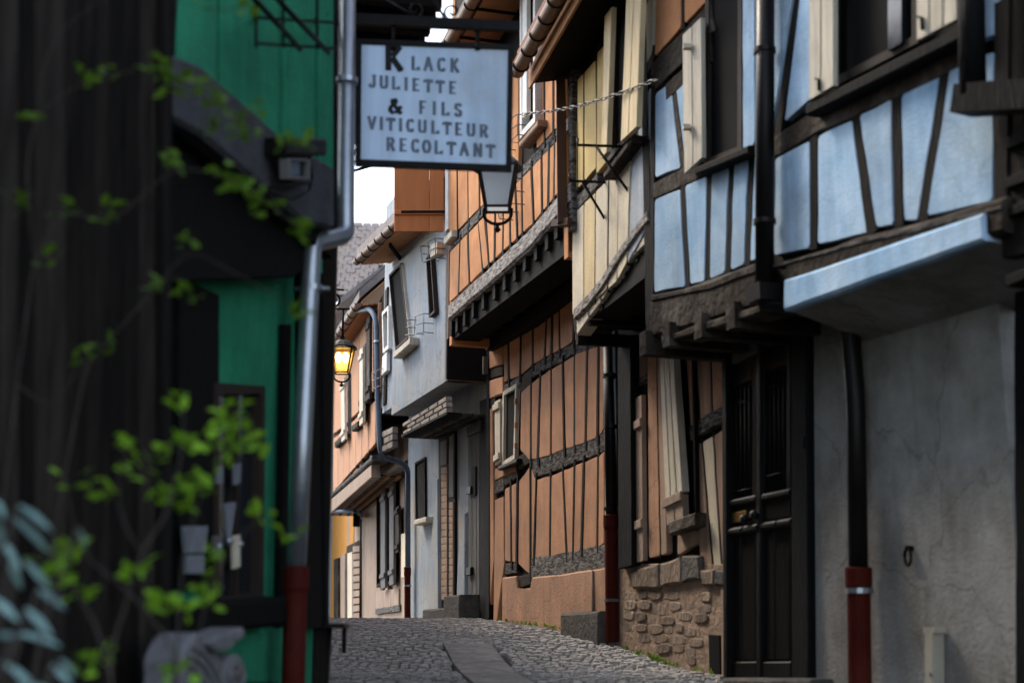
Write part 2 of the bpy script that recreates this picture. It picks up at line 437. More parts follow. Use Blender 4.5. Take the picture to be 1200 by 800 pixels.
def panel_row(P, parent, top, bot, posts, m, gap=.018, front=.026, mats=None, post_m=None, post_w=.07, posts_front=.025, skip=(), pend=.0, ext=2):
    """plaster panels between crooked posts; posts: (x at top, x at bottom), the first and last are the row's ends"""
    g_m = gap
    for i, ((xa, xb), (xc, xd)) in enumerate(zip(posts, posts[1:])):
        if i in skip: continue
        pts = P.face([(xa, on_line(top, xa)), (xc, on_line(top, xc)), (xd, on_line(bot, xd)), (xb, on_line(bot, xb))], front)
        hw = post_w / 2
        u = P.u if (pts[1] - pts[0]).dot(P.u) > 0 else -P.u
        wid = ((pts[1] - pts[0]).length + (pts[2] - pts[3]).length) / 2
        h = min(hw, wid * .3)
        pts = [pts[0] + u * h, pts[1] - u * h, pts[2] - u * h, pts[3] + u * h]
        z = V((0, 0, g_m * .6))
        pts = [pts[0] - z, pts[1] - z, pts[2] + z, pts[3] + z]
        # cut the corners so that the plaster edge reads as trowelled
        q = []
        for k in range(4):
            a, p, b = pts[k - 1], pts[k], pts[(k + 1) % 4]
            c = min(.018, (b - p).length * .12, (a - p).length * .12)
            q += [p + (a - p).normalized() * c, p + (b - p).normalized() * c]
        bm = bmesh.new()
        slab_w(bm, q, P.n, front + random.uniform(-.002, .003), -.02, .004, .009, .12)
        mm = mats[i % len(mats)] if mats else m
        obj("plaster_panel", bm, mm, parent)
    if post_m is not None:
        for xa, xb in posts[1:-1] if pend == 0 else posts:
            beam("timber_post", P, [(xa, on_line(top, xa) - ext), (xb, on_line(bot, xb) + ext)], (post_w * random.uniform(.8, 1.1), post_w * random.uniform(.85, 1.2)), post_m, parent, front=posts_front + random.uniform(-.004, .004))

def wall(name, P, parent, m, a, b, z0, z1, front=0.0, th=.3):
    """straight wall between two plan points given as image columns (a, b) or world u offsets"""
    pa = P.hit(a, 700) if not isinstance(a, Vector) else a
    pb = P.hit(b, 700) if not isinstance(b, Vector) else b
    pts = [V((pa.x, pa.y, z0)), V((pb.x, pb.y, z0)), V((pb.x, pb.y, z1)), V((pa.x, pa.y, z1))]
    bm = bmesh.new()
    slab_w(bm, pts, P.n, front, front - th)
    return obj(name, bm, m, parent)

def window(P, parent, quad, fm, pane=M_glass, fw=.05, front=.07, bars=(), sill=None, sill_m=None, name="window"):
    """a window part: frame (the part's own mesh), pane, sill. quad: tl,tr,br,bl"""
    q = P.face(quad, front)
    bm = bmesh.new()
    c = sum(q, V()) / 4
    inn = []
    u = P.u if (q[1] - q[0]).dot(P.u) > 0 else -P.u
    inn = [q[0] + u * fw - V((0, 0, fw)), q[1] - u * fw - V((0, 0, fw)), q[2] - u * fw + V((0, 0, fw)), q[3] + u * fw + V((0, 0, fw))]
    n = P.n
    for i in range(4):
        j = (i + 1) % 4
        slab_w(bm, [q[i], q[j], inn[j], inn[i]], n, front, 0.002)
    for f in bars:   # vertical bars at fractions
        a, b = inn[0].lerp(inn[1], f), inn[3].lerp(inn[2], f)
        slab_w(bm, [a - u * .015, a + u * .015, b + u * .015, b - u * .015], n, front - .015, .012)
    w = obj(name, bm, fm, parent)
    bm = bmesh.new()
    slab_w(bm, [p - (p - c) * .01 for p in inn], n, .013, .003)
    obj("pane", bm, pane, w)
    if sill:
        bm = bmesh.new()
        t = sill[2]
        a, b = P.face(sill[:2], min(.12, t * 2))
        slab_w(bm, [a, b, b - V((0, 0, t)), a - V((0, 0, t))], n, min(.12, t * 2), .002, .012)
        obj("sill", bm, sill_m or fm, w)
    return w

def shutter(P, parent, quad, m, front=.09, back=.05, boards=2, battens=True, name="shutter", bat_at=(.12, .88)):
    """a board shutter: boards with recessed joints plus battens on its face"""
    q = P.face(quad, front)
    s = part_empty(name, parent, sum(q, V()) / 4)
    for i in range(boards):
        a, b = i / boards, (i + 1) / boards
        g = .006 / max(.1, (q[1] - q[0]).length)
        pts = [q[0].lerp(q[1], a + g), q[0].lerp(q[1], b - g), q[3].lerp(q[2], b - g), q[3].lerp(q[2], a + g)]
        bm = bmesh.new(); slab_w(bm, pts, P.n, front, back, .005)
        obj("board", bm, m, s)
    if battens:
        for f in bat_at:
            a, b = q[0].lerp(q[3], f), q[1].lerp(q[2], f)
            z = V((0, 0, .035))
            bm = bmesh.new(); slab_w(bm, [a + z, b + z, b - z, a - z], P.n, front + .022, front - .004, .006)
            obj("batten", bm, m, s)
    return s

def joists(P, parent, pts, depth, w=.13, h=.16, m=None, out=.05):
    for px, py in pts:
        p = P.hit(px, py)
        bm = bmesh.new()
        hh = h * random.uniform(.9, 1.1)
        box_w(bm, p + P.n * out - P.u * w / 2 - V((0, 0, hh / 2)), -P.n * (depth + out), P.u * w, V((0, 0, hh)))
        obj("joist", bm, m or M_timber, parent)

def drainpipe(parent, pts, r, m, red_from=None, clamps=(), name="drainpipe", rad=.09):
    pts = [V(p) for p in pts]
    bm = bmesh.new(); tube(bm, rounded(pts, rad), r, 14)
    d = obj(name, bm, m, parent)
    for c in clamps:
        bm = bmesh.new(); lathe(bm, V(c), [(r + .002, -.014), (r + .012, -.014), (r + .012, .014), (r + .002, .014)], 14)
        obj("clamp", bm, M_zinc if m is not M_pipeD else M_pipeD, d)
    if red_from:
        a, b = V(red_from[0]), V(red_from[1])
        L = (a - b).length
        ax = (a - b).normalized()
        bm = bmesh.new()
        R = r * 1.16
        lathe(bm, b, [(R, 0), (R, L - .13), (R * 1.02, L - .12), (R * 1.16, L - .10), (R * 1.16, L - .005), (R * 1.05, L)], 18, ax)
        obj("pipe_base", bm, M_red, d, smooth=False)
    return d

def gutter(parent, a, b, r, m, n_br=6, out=V((0, 0, 0))):
    """half-round gutter with its brackets, from a to b"""
    d = (b - a).normalized(); s = d.cross(V((0, 0, 1))).normalized()
    bm = bmesh.new()
    k = 10
    prof = []
    for i in range(k + 1):
        t = math.pi * i / k
        prof.append((math.cos(t) * r, -math.sin(t) * r))
    prof_in = [(x * .92, z * .92) for x, z in prof[::-1]]
    ring = prof + prof_in
    va = [bm.verts.new(a + s * x + V((0, 0, z))) for x, z in ring]
    vb = [bm.verts.new(b + s * x + V((0, 0, z))) for x, z in ring]
    for i in range(len(ring)):
        j = (i + 1) % len(ring)
        bm.faces.new((va[i], va[j], vb[j], vb[i]))
    bm.faces.new(va[:k + 1]); bm.faces.new(vb[:k + 1])
    g = obj("gutter", bm, m, parent)
    for i in range(n_br):
        p = a.lerp(b, (i + .5) / n_br)
        bm = bmesh.new()
        arc = [p + s * math.cos(math.pi * t / 8) * (r + .006) - V((0, 0, math.sin(math.pi * t / 8) * (r + .006))) for t in range(9)]
        tube(bm, arc, .008, 6)
        obj("gutter_bracket", bm, M_pipeD, g)
    for e, f in ((a, -.5), (b, .5)):
        pass
    return g

def roof_slab(name, parent, a, b, back, rise, m, th=.12):
    """sloping roof from eave a-b going back along the vector 'back' and up by 'rise'"""
    bm = bmesh.new()
    up = V((0, 0, th))
    bk = back + V((0, 0, rise))
    pts = [a, b, b + bk, a + bk]
    lo = [bm.verts.new(p) for p in pts]; hi = [bm.verts.new(p + up) for p in pts]
    bm.faces.new(lo[::-1]); bm.faces.new(hi)
    for i in range(4):
        j = (i + 1) % 4
        bm.faces.new((lo[i], lo[j], hi[j], hi[i]))
    return obj(name, bm, m, parent)

def wire_planter(name_label, P, quad, depth, group, n_h=3, n_v=3):
    """window-box basket of bent wire standing off a wall"""
    q = [P.hit(*p) for p in quad]
    t = thing("wire_planter", name_label, "planter basket", q[3], group)
    n = P.n * depth
    for i in range(n_h):
        f = i / (n_h - 1)
        a, b = q[0].lerp(q[3], f), q[1].lerp(q[2], f)
        bm = bmesh.new(); tube(bm, [a, a + n, b + n, b], .0055, 5); obj("wire_ring", bm, M_wire, t)
    for i in range(n_v):
        f = i / (n_v - 1)
        a, b = q[0].lerp(q[1], f), q[3].lerp(q[2], f)
        bm = bmesh.new(); tube(bm, [a + n, b + n, b], .0055, 5); obj("wire_upright", bm, M_wire, t)
    return t

# ------------------------------------------------------------------ ground height
GZ = [(-20, -2.2), (0, -1.1), (5, -.66), (8, -.40), (9.8, -.24), (11.0, -.18), (12.4, .03), (14, .165), (16.4, .29), (18.5, .315), (20.5, .30), (25, .30), (40, .30), (90, .3), (400, .3)]
def gz(y):
    for (a, za), (b, zb) in zip(GZ, GZ[1:]):
        if y <= b: return za + (zb - za) * (y - a) / (b - a)
    return GZ[-1][1]
def ground_at(px, py):
    r = ray(px, py)
    lo, hi = 3.0, 60.0
    t = 3.0
    while t < 60:
        if r.z / r.y * t <= gz(t): break
        t += .05
    # walk outward: first crossing
    prev = None
    t = 5.0
    while t < 60:
        d = r.z / r.y * t - gz(t)
        if prev is not None and d <= 0 < prev: break
        prev = d; t += .02
    return r * (t / r.y)

# ------------------------------------------------------------------ wall planes of the street
Wg = right_wall(1.41, 9.8, -.374)
Wu = Wg.off(.45)
Yu = right_wall(.94, 9.95, -.229)
Og = right_wall(.0674 * 12.5, 12.5, -.31)
Ou = Og.off(.55)
Ws = Wg.off(-.35)
Gg = right_wall(-.28, 16.4, -.33)
Gu = Gg.off(.47)
Pu = right_wall(-1.71, 19.3, -.213)
Pg = Pu.off(-.50)
Fg = right_wall(-3.0, 27.7, -.2)
Lu = left_wall(-2.35, 0, .2)
Ll = Lu.off(-.2)
Lb = left_wall(-2.26, 0, .2)
L2 = left_wall(-1.2, 9.0, -.227)

# ------------------------------------------------------------------ street: ground sheet, cobbles, drain slabs
bm = bmesh.new()
ys = [-15, -8, -4, 0, 2, 4, 5, 6, 7, 8, 9, 9.8, 10.5, 11.2, 12.5, 14, 15, 16.4, 18.5, 20.5, 25, 32, 45, 90, 400]
xs = [-400, -60, -20, -8, -4, -2, 0, 2, 4, 8, 20, 60, 400]
gv = [[bm.verts.new((x, y, gz(y) - .035)) for x in xs] for y in ys]
for i in range(len(ys) - 1):
    for j in range(len(xs) - 1):
        bm.faces.new((gv[i][j], gv[i][j + 1], gv[i + 1][j + 1], gv[i + 1][j]))
street = obj("street", bm, M_joint)
street["kind"] = "structure"

def right_x(y):
    # the foot of the right-hand house fronts
    if y < 9.95: return 1.41 - .374 * (y - 9.8)
    if y < 12.2: return 1.79 - .374 * (y - 9.8)
    if y < 16.4: return .8425 - .31 * (y - 12.5)
    return -.28 - .33 * (y - 16.4)
def left_x(y):
    if y < 8.0: return -2.55 + .2 * y
    return -1.0 - .227 * (y - 8.0)
def strip_x(y):   # centre of the drain channel
    return -.02 - .13 * (y - 9.6)
def cobble_mesh(bm, c, w, l, h, rot, tilt):
    R = Matrix.Rotation(rot, 3, 'Z') @ Matrix.Rotation(tilt[0], 3, 'X') @ Matrix.Rotation(tilt[1], 3, 'Y')
    rings = []
    for f, z in ((1.0, -.05), (1.0, h - .018), (.74, h)):
        ring = []
        for sx, sy in ((-1, -1), (1, -1), (1, 1), (-1, 1)):
            j = random.uniform(.93, 1.05)
            ring.append(bm.verts.new(c + R @ V((sx * w / 2 * f * j, sy * l / 2 * f * random.uniform(.93, 1.05), z))))
        rings.append(ring)
    for a, b in zip(rings, rings[1:]):
        for k in range(4): bm.faces.new((a[k], a[(k + 1) % 4], b[(k + 1) % 4], b[k]))
    bm.faces.new(rings[-1])
variants = []
for k in range(8):
    b2 = bmesh.new(); cobble_mesh(b2, V((0, 0, 0)), .072, .066, 0, 0, (0, 0))
    me = bpy.data.meshes.new("cobble"); b2.to_mesh(me); b2.free(); me.materials.append(M_cobble); variants.append(me)
rest = bmesh.new()
n_c = 0
y = 7.6
row = 0
while y < 21.5:
    x = left_x(y) + .08 + (row % 2) * .05 + random.uniform(0, .03)
    while x < right_x(y) - .03:
        w = random.uniform(.056, .088)
        if y > 9.0 and y < 12.3 and abs(x + w / 2 - strip_x(y)) < .235:
            x += w; continue
        yy = y + random.uniform(-.014, .014) + .03 * noise.noise(V((x * .9, y * .5, 0)))
        c = V((x + w / 2, yy, gz(yy) + random.uniform(-.008, .008) - .002))
        sl = math.atan((gz(yy + .2) - gz(yy - .2)) / .4)
        tilt = (sl + random.gauss(0, .045), random.gauss(0, .05))
        rz = random.gauss(0, .06)
        cx = c.x / c.y * 1737 + 600
        if n_c < 300 and yy > 9.55 and 385 < cx < 870:
            o = link("cobble", random.choice(variants), street)
            o.location = c; o.rotation_euler = (tilt[0], tilt[1], rz)
            o.scale = (w / .072 * .93, random.uniform(.88, 1.03), 1)
            n_c += 1
        else:
            cobble_mesh(rest, c, w * .93, .066 * random.uniform(.88, 1.03), 0, rz, tilt)
        x += w + .006
    y += .074; row += 1
ro = obj("cobbles", rest, M_cobble, street, recalc=False); ro["kind"] = "stuff"
yb = 9.05
while yb < 12.2:
    ln = random.uniform(.5, .75)
    bm = bmesh.new()
    a, b = yb + .006, yb + ln - .006
    pts = [V((strip_x(a) - .2, a, gz(a))), V((strip_x(a) + .2, a, gz(a))), V((strip_x(b) + .2, b, gz(b))), V((strip_x(b) - .2, b, gz(b)))]
    slab_w(bm, pts, V((0, 0, 1)), 0, -.05, .004, .0)
    obj("drain_slab", bm, M_slab, street)
    yb += ln

# =================================================================== BLUE HOUSE (nearest on the right)
blue = thing("timbered_house", "pale blue half-timbered house with black double door and white plaster ground floor", "house", (1.9, 8.6, gz(8.6)))
wall("upper_wall", Wu, blue, M_timber, 763, 1176, 2.05, 6.2, -.012, .3)
bm = bmesh.new()   # end wall of the jetty towards the yellow house
pa = Wu.hit(763, 700)
slab_w(bm, [V((pa.x, pa.y, 2.1)), V((pa.x, pa.y, 2.1)) - Wu.n * .3, V((pa.x, pa.y, 6.2)) - Wu.n * .3, V((pa.x, pa.y, 6.2))], Wu.u, .0, -.1)
obj("upper_end_wall", bm, M_timber, blue)
wall("plaster_wall", Wg, blue, M_beige, 943, 1194, gz(8) - .3, 2.3, 0, .35)
# ground-floor wall behind the door
wall("ground_wall", Wg, blue, M_timber, 847, 944, gz(9) - .4, 2.4, -.07, .3)
# upper panels, lower row left of the downpipe
lr_bot = [(763, 346), (830, 330), (884, 306)]
lr_top = [(763, 236), (815, 210), (884, 178)]
panel_row(Wu, blue, lr_top, lr_bot, [(765, 764), (800, 806), (831, 829), (857, 853), (880, 876), (893, 893)], M_blue, post_m=M_timber, post_w=.075, front=.027)
# rail under the window and beam at top
beam("timber_rail", Wu, [(763, 225), (790, 213), (818, 200)], .12, M_timber2, blue, front=.03)
beam("timber_rail", Wu, [(866, 182), (893, 170)], .06, M_timber2, blue, front=.022)
# upper row left of window 1
ur_top = [(763, 112), (800, 84), (830, 60)]
ur_bot = [(763, 212), (815, 190)]
panel_row(Wu, blue, ur_top, ur_bot, [(765, 765), (788, 800), (812, 816)], M_blue, post_m=M_timber2, post_w=.07, front=.027)
beam("timber_post", Wu, [(765, 100), (763, 350)], .07, M_timber, blue, front=.03)
beam("timber_rail", Wu, [(763, 92), (800, 55), (834, 18)], .22, M_timber2, blue, front=.027)
beam("timber_rail", Wu, [(780, 108), (833, 62)], .12, M_timber2, blue, front=.028)
# orange panels above the beam
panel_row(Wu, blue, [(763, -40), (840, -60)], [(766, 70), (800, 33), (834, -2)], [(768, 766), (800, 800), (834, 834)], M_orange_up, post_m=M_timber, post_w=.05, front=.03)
# window 1
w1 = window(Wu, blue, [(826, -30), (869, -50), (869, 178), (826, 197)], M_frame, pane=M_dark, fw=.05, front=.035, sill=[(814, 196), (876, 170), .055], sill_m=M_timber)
shutter(Wu, blue, [(799, 42), (822, 20), (823, 184), (801, 204)], M_shutW, front=.09, back=.06, boards=2, battens=False)
for yy in (58, 152):   # shutter hinges
    bm = bmesh.new(); p = Wu.hit(824, yy); cbox(bm, p + Wu.n * .12, .05, .05, .03); obj("hinge", bm, M_shutW, w1)
panel_row(Wu, blue, [(868, -60), (885, -70)], [(868, 180), (885, 170)], [(869, 869), (886, 886)], M_blue, post_w=.03, front=.03)
# right of the pipe: upper row
panel_row(Wu, blue, [(900, 8), (930, -40)], [(900, 172), (935, 140)], [(902, 900), (938, 905)], M_blue, post_w=.05, front=.03)
panel_row(Wu, blue, [(930, -40), (960, -60)], [(905, 158), (950, 118)], [(940, 917), (961, 954)], M_blue, post_w=.04, front=.03)
beam("timber_post", Wu, [(940, -30), (925, 60), (908, 175)], .085, M_timber, blue, front=.026)
# window 2 with two shutters and long sill
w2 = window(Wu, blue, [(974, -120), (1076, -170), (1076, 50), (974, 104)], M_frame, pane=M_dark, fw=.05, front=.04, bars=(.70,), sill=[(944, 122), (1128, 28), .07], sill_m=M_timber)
bm = bmesh.new()
slab_w(bm, [Wu.hit(1052, -120), Wu.hit(1068, -130), Wu.hit(1068, 52), Wu.hit(1052, 62)], Wu.n, .06, .02)
obj("casement_glass", bm, M_glass, w2)
shutter(Wu, blue, [(947, -100), (977, -120), (977, 100), (947, 118)], M_shutW, front=.13, back=.10, boards=2, battens=False)
shutter(Wu, blue, [(1071, -160), (1122, -190), (1122, 22), (1073, 48)], M_shutW, front=.13, back=.10, boards=3, battens=False)
for hx, hy in ((960, 106), (1081, 35)):   # shutter catches
    bm = bmesh.new(); p = wallpt(Wu, hx, hy, .14)
    tube(bm, [p, p + V((0, 0, .06)), p + V((0, 0, .08)) + Wu.u * .03], .009, 6); obj("shutter_catch", bm, M_iron, w2)
beam("timber_rail", Wu, [(898, 178), (960, 140), (1030, 108), (1125, 64)], .13, M_timber2, blue, front=.03)
rr_top = [(898, 190), (960, 157), (1030, 122), (1125, 72), (1170, 55)]
rr_bot = [(898, 304), (960, 289), (1030, 270), (1080, 258), (1170, 236)]
panel_row(Wu, blue, rr_top, rr_bot, [(904, 902), (953, 953), (1002, 1022), (1050, 1053), (1107, 1081), (1172, 1170)], M_blue, post_m=M_timber, post_w=.085, front=.027)
beam("timber_post", Wu, [(1173, 0), (1172, 250)], .10, M_timber, blue, front=.03)
panel_row(Wu, blue, [(1120, -60), (1175, -80)], [(1120, 60), (1172, 40)], [(1134, 1134), (1173, 1172)], M_blue, post_w=.03, front=.03)
# jetty beams
beam("jetty_beam", Wu, [(760, 374), (830, 352), (890, 330)], .27, M_timber2, blue, front=.09, back=-.2, bev=.03)
beam("jetty_beam", Wu, [(920, 322), (1000, 298), (1100, 273), (1176, 250)], .17, M_timber2, blue, front=.075, back=-.2, bev=.025)
beam("jetty_trim", Wu, [(762, 349), (830, 336), (890, 312)], .035, M_timber2, blue, front=.10, back=.0, bev=.008)
beam("jetty_trim", Wu, [(905, 312), (1000, 286), (1100, 262), (1172, 243)], .02, M_weather, blue, front=.082, back=.0, bev=.004)
beam("jetty_trim", Wu, [(775, 398), (840, 378), (890, 362)], .05, M_timber2, blue, front=.12, back=-.1, bev=.01)
joists(Wu, blue, [(775, 404), (803, 394), (841, 384), (880, 372)], .5, .10, .15, M_timber2, out=.14)
# whitewashed coving under the right-hand jetty
a, b = Wu.hit(936, 330), Wu.hit(1172, 252)
c, d = Wu.hit(1173, 284), Wu.hit(936, 366)
bm = bmesh.new(); slab_w(bm, [a, b, c, d], Wu.n, .10, -.05, .016, .005, .2)
obj("plaster_fascia", bm, M_blue, blue)
bm = bmesh.new()
g0, g1 = Wg.hit(1034, 372), Wg.hit(1240, 330)
g0 = V((1.5, 9.0, 1.75)); 
pts_f = [d + Wu.n * .09, c + Wu.n * .09]
bk = -Wu.n * .56
q = [d + Wu.n * .085 + V((0, 0, .012)), c + Wu.n * .085 + V((0, 0, .012)), c + bk - V((0, 0, .16)), d + bk - V((0, 0, .16))]
vs = [bm.verts.new(p) for p in q] + [bm.verts.new(p + V((0, 0, .10))) for p in q]
for f in ((0, 1, 2, 3), (7, 6, 5, 4), (0, 4, 5, 1), (1, 5, 6, 2), (2, 6, 7, 3), (3, 7, 4, 0)): bm.faces.new([vs[i] for i in f])
obj("coved_soffit", bm, M_beige, blue)
# soffit over the door
a, b = Wu.hit(763, 396), Wu.hit(938, 352)
bm = bmesh.new(); q = [a, b, b - Wu.n * .62, a - Wu.n * .62]
vs = [bm.verts.new(p) for p in q] + [bm.verts.new(p + V((0, 0, .05))) for p in q]
for f in ((0, 1, 2, 3), (7, 6, 5, 4), (0, 4, 5, 1), (1, 5, 6, 2), (2, 6, 7, 3), (3, 7, 4, 0)): bm.faces.new([vs[i] for i in f])
obj("soffit", bm, M_timber, blue)

# double door
dr = part_empty("double_door", blue, Wg.hit(890, 797))
def dslab(nm, pxs, m=M_door, front=.0, back=-.04, bev=.006):
    return slab(nm, Wg, pxs, m, dr, front, back, bev)
for nm, x0, x1, t0, t1 in (("left", 851, 886, 436, 419), ("right", 890, 926, 417, 400)):
    def yy(base_l, base_r, x): return base_l + (base_r - base_l) * (x - 851) / 75
    # lower boarding
    for i in range(2):
        xa = x0 + (x1 - x0) * i / 2 + .6; xb = x0 + (x1 - x0) * (i + 1) / 2 - .6
        dslab("plank", [(xa, yy(628, 616, xa)), (xb, yy(628, 616, xb)), (xb, yy(773, 772, xb)), (xa, yy(773, 772, xa))], M_door, 0, -.04, .01)
    dslab("kick_rail", [(x0, 775), (x1, 774.5), (x1, 795), (x0, 796)], M_door, .018, -.04, .008)
    dslab("mid_rail", [(x0, yy(594, 580, x0)), (x1, yy(594, 580, x1)), (x1, yy(618, 605, x1)), (x0, yy(618, 605, x0))], M_door, .006, -.04)
    for i in range(2):
        xa = x0 + (x1 - x0) * i / 2 + .8; xb = x0 + (x1 - x0) * (i + 1) / 2 - .8
        dslab("moulding", [(xa, yy(619, 606, xa)), (xb, yy(619, 606, xb)), (xb, yy(628, 615, xb)), (xa, yy(628, 615, xa))], M_door, .045, 0, .016)
    dslab("moulding", [(x0 + 2, yy(586, 572, x0)), (x1 - 2, yy(586, 572, x1)), (x1 - 2, yy(594, 580, x1)), (x0 + 2, yy(594, 580, x0))], M_door, .035, -.01, .012)
    # glazed upper light with a grille
    dslab("stile", [(x0, t0), (x0 + 5, t0 - 2), (x0 + 5, yy(590, 576, x0)), (x0, yy(590, 576, x0))], M_door, .008)
    dslab("stile", [(x1 - 5, t1 + 2), (x1, t1), (x1, yy(590, 576, x1)), (x1 - 5, yy(590, 576, x1))], M_door, .008)
    dslab("top_rail", [(x0 + 5, t0 - 2), (x1 - 5, t1 + 2), (x1 - 5, t1 + 26), (x0 + 5, t0 + 20)], M_door, .008)
    dslab("door_glass", [(x0 + 5, t0 + 18), (x1 - 5, t1 + 24), (x1 - 5, yy(588, 574, x1)), (x0 + 5, yy(588, 574, x0))], M_glass, -.025, -.04, 0)
    for i in range(5):
        xa = x0 + 7.5 + i * (x1 - x0 - 15) / 4
        bm = bmesh.new(); tube(bm, [Wg.hit(xa, t0 + 16), Wg.hit(xa, yy(588, 574, xa))], .008, 6); obj("grille_bar", bm, M_iron, dr)
    for f in (.13, .87):
        ya = t0 + 20 + f * 140
        bm = bmesh.new(); tube(bm, [Wg.hit(x0 + 5, ya), Wg.hit(x1 - 5, ya - 6)], .008, 6); obj("grille_bar", bm, M_iron, dr)
dslab("astragal", [(885.5, 414), (890.5, 412), (890.5, 795), (885.5, 795)], M_door, .03, -.03)
dslab("transom_panel", [(851, 408), (888, 392), (888, 412), (851, 430)], M_shutG, .01, -.04)
dslab("transom_panel", [(890, 391), (926, 376), (926, 396), (890, 411)], M_door, .01, -.04)
dslab("letter_plate", [(858, 600.5), (873, 597.5), (873, 610), (858, 613)], M_brass, .014, .004, .003)
for kx, ky in ((880, 608), (892, 603)):
    p = Wg.hit(kx, ky)
    bm = bmesh.new(); lathe(bm, p, [(.012, 0), (.012, .03), (.028, .045), (.03, .06), (.018, .075)], 12, Wg.n); obj("door_knob", bm, M_pipeD, dr, smooth=True)
slab("door_jamb", Wg, [(926, 372), (945, 366), (948, 797), (927, 797)], M_black, dr, .05, -.05, .012)
slab("door_jamb", Wg, [(845, 400), (851, 398), (852, 797), (847, 797)], M_black, dr, .05, -.05, .01)
slab("door_step", Wg, [(846, 793), (948, 795), (948, 830), (846, 820)], M_stonegrey, blue, .16, -.05, .02, .006)

# ground-floor fittings
dp = [wallpt(Wu, 897, -90, .11), wallpt(Wu, 896, 340, .11)]
d1 = drainpipe(blue, [dp[0], dp[1]], .055, M_pipeD, clamps=[wallpt(Wu, 896, 60, .11), wallpt(Wu, 896, 260, .11)])
bm = bmesh.new(); p = wallpt(Wu, 896, 340, .11)
cbox(bm, p - V((0, 0, .02)), .15, .15, .10, Wu.u, Wu.n); obj("pipe_hopper", bm, M_pipeD, d1)
pA, pB, pC = wallpt(Wu, 897, 342, .09), wallpt(Wu, 930, 372, -.1), wallpt(Wg, 995, 372, .10)
drainpipe(blue, [pA, pA - V((0, 0, .06)), pC + V((0, 0, .02)), wallpt(Wg, 1003, 470, .10), wallpt(Wg, 1006, 668, .10)], .055, M_pipeD,
          red_from=(wallpt(Wg, 1006, 664, .10), wallpt(Wg, 1008, 830, .10)), clamps=[wallpt(Wg, 1007, 688, .10) ])
bm = bmesh.new(); lathe(bm, wallpt(Wg, 1007, 692, .10), [(.066, -.014), (.078, -.014), (.078, .014), (.066, .014)], 16); obj("pipe_clamp", bm, M_zinc, blue)
# big box downpipe of the next eave, top right
q0, q1 = wallpt(Wu, 1137, -60, .16), wallpt(Wu, 1140, 112, .16)
bm = bmesh.new(); tube(bm, [q0, q1], .062, 14)
d3 = obj("box_drainpipe", bm, M_black, blue)
bm = bmesh.new(); bar_w(bm, wallpt(Wu, 1128, 118, .16), wallpt(Wu, 1290, 108, .05), .14, .13); obj("pipe_elbow", bm, M_black, d3)

# iron ring, hook and beige conduit on the plaster wall
p = wallpt(Wg, 1066, 652, .02)
t = thing("wall_ring", "small black iron tethering ring on the white plaster wall", "wall ring", p)
bm = bmesh.new(); ring = [p + Wg.u * math.cos(a) * .028 + V((0, 0, math.sin(a) * .045)) + Wg.n * .012 for a in [i * math.pi / 8 for i in range(17)]]
tube(bm, ring, .009, 6); obj("ring", bm, M_iron, t)
bm = bmesh.new(); lathe(bm, p + V((0, 0, .045)) - Wg.n * .02, [(.016, 0), (.016, .04), (.006, .045)], 10, Wg.n); obj("staple", bm, M_iron, t)
p = wallpt(Wg, 952, 518, .0)
t = thing("wall_hook", "small black iron hook beside the dark door jamb", "wall hook", p)
bm = bmesh.new(); cbox(bm, p + Wg.n * .012, .035, .02, .12, Wg.u, Wg.n); obj("back_plate", bm, M_iron, t)
bm = bmesh.new(); tube(bm, [p + V((0, 0, .03)) + Wg.n * .015, p + Wg.n * .06 + V((0, 0, .02)), p + Wg.n * .06 - V((0, 0, .03)), p + Wg.n * .03 - V((0, 0, .04))], .009, 6); obj("hook", bm, M_iron, t)
p0, p1 = wallpt(Wg, 1095, 738, .05), wallpt(Wg, 1096, 860, .05)
t = thing("cable_conduit", "short beige plastic conduit rising from the pavement by the plaster wall", "conduit", p1)
bm = bmesh.new(); bar_w(bm, p0, p1, .075, .06); obj("duct", bm, M_pvc, t)
bm = bmesh.new(); cbox(bm, p0, .09, .075, .03, Wg.u, Wg.n); obj("cap", bm, M_pvc, t)
bm = bmesh.new(); lathe(bm, p0 - V((0, 0, .22)) + Wg.n * .028, [(.012, 0), (.012, .012), (.004, .014)], 8, Wg.n); obj("screw", bm, M_zinc, t)
# roof and eave of the blue house
ea, eb = V((0.2, 10.2, 6.2)), V((2.3, 5.0, 6.2))
ea = Wu.hit(763, 700); ea = V((ea.x, ea.y, 6.2)) + Wu.n * .4; eb = Wu.hit(1176, 700); eb = V((eb.x, eb.y, 6.2)) + Wu.n * .4
roof_slab("roof", blue, ea, eb, -Wu.n * 4.5, 4.2, M_tilered)
for (a, b) in ((Wg.hit(847, 700), 1),):
    bm = bmesh.new(); slab_w(bm, [V((a.x, a.y, -.5)), V((a.x, a.y, -.5)) - Wg.n * 4, V((a.x, a.y, 6.2)) - Wg.n * 4, V((a.x, a.y, 6.2)) - Wg.n * .3], Wg.u, .0, -.2)
    obj("party_wall", bm, M_timber, blue)

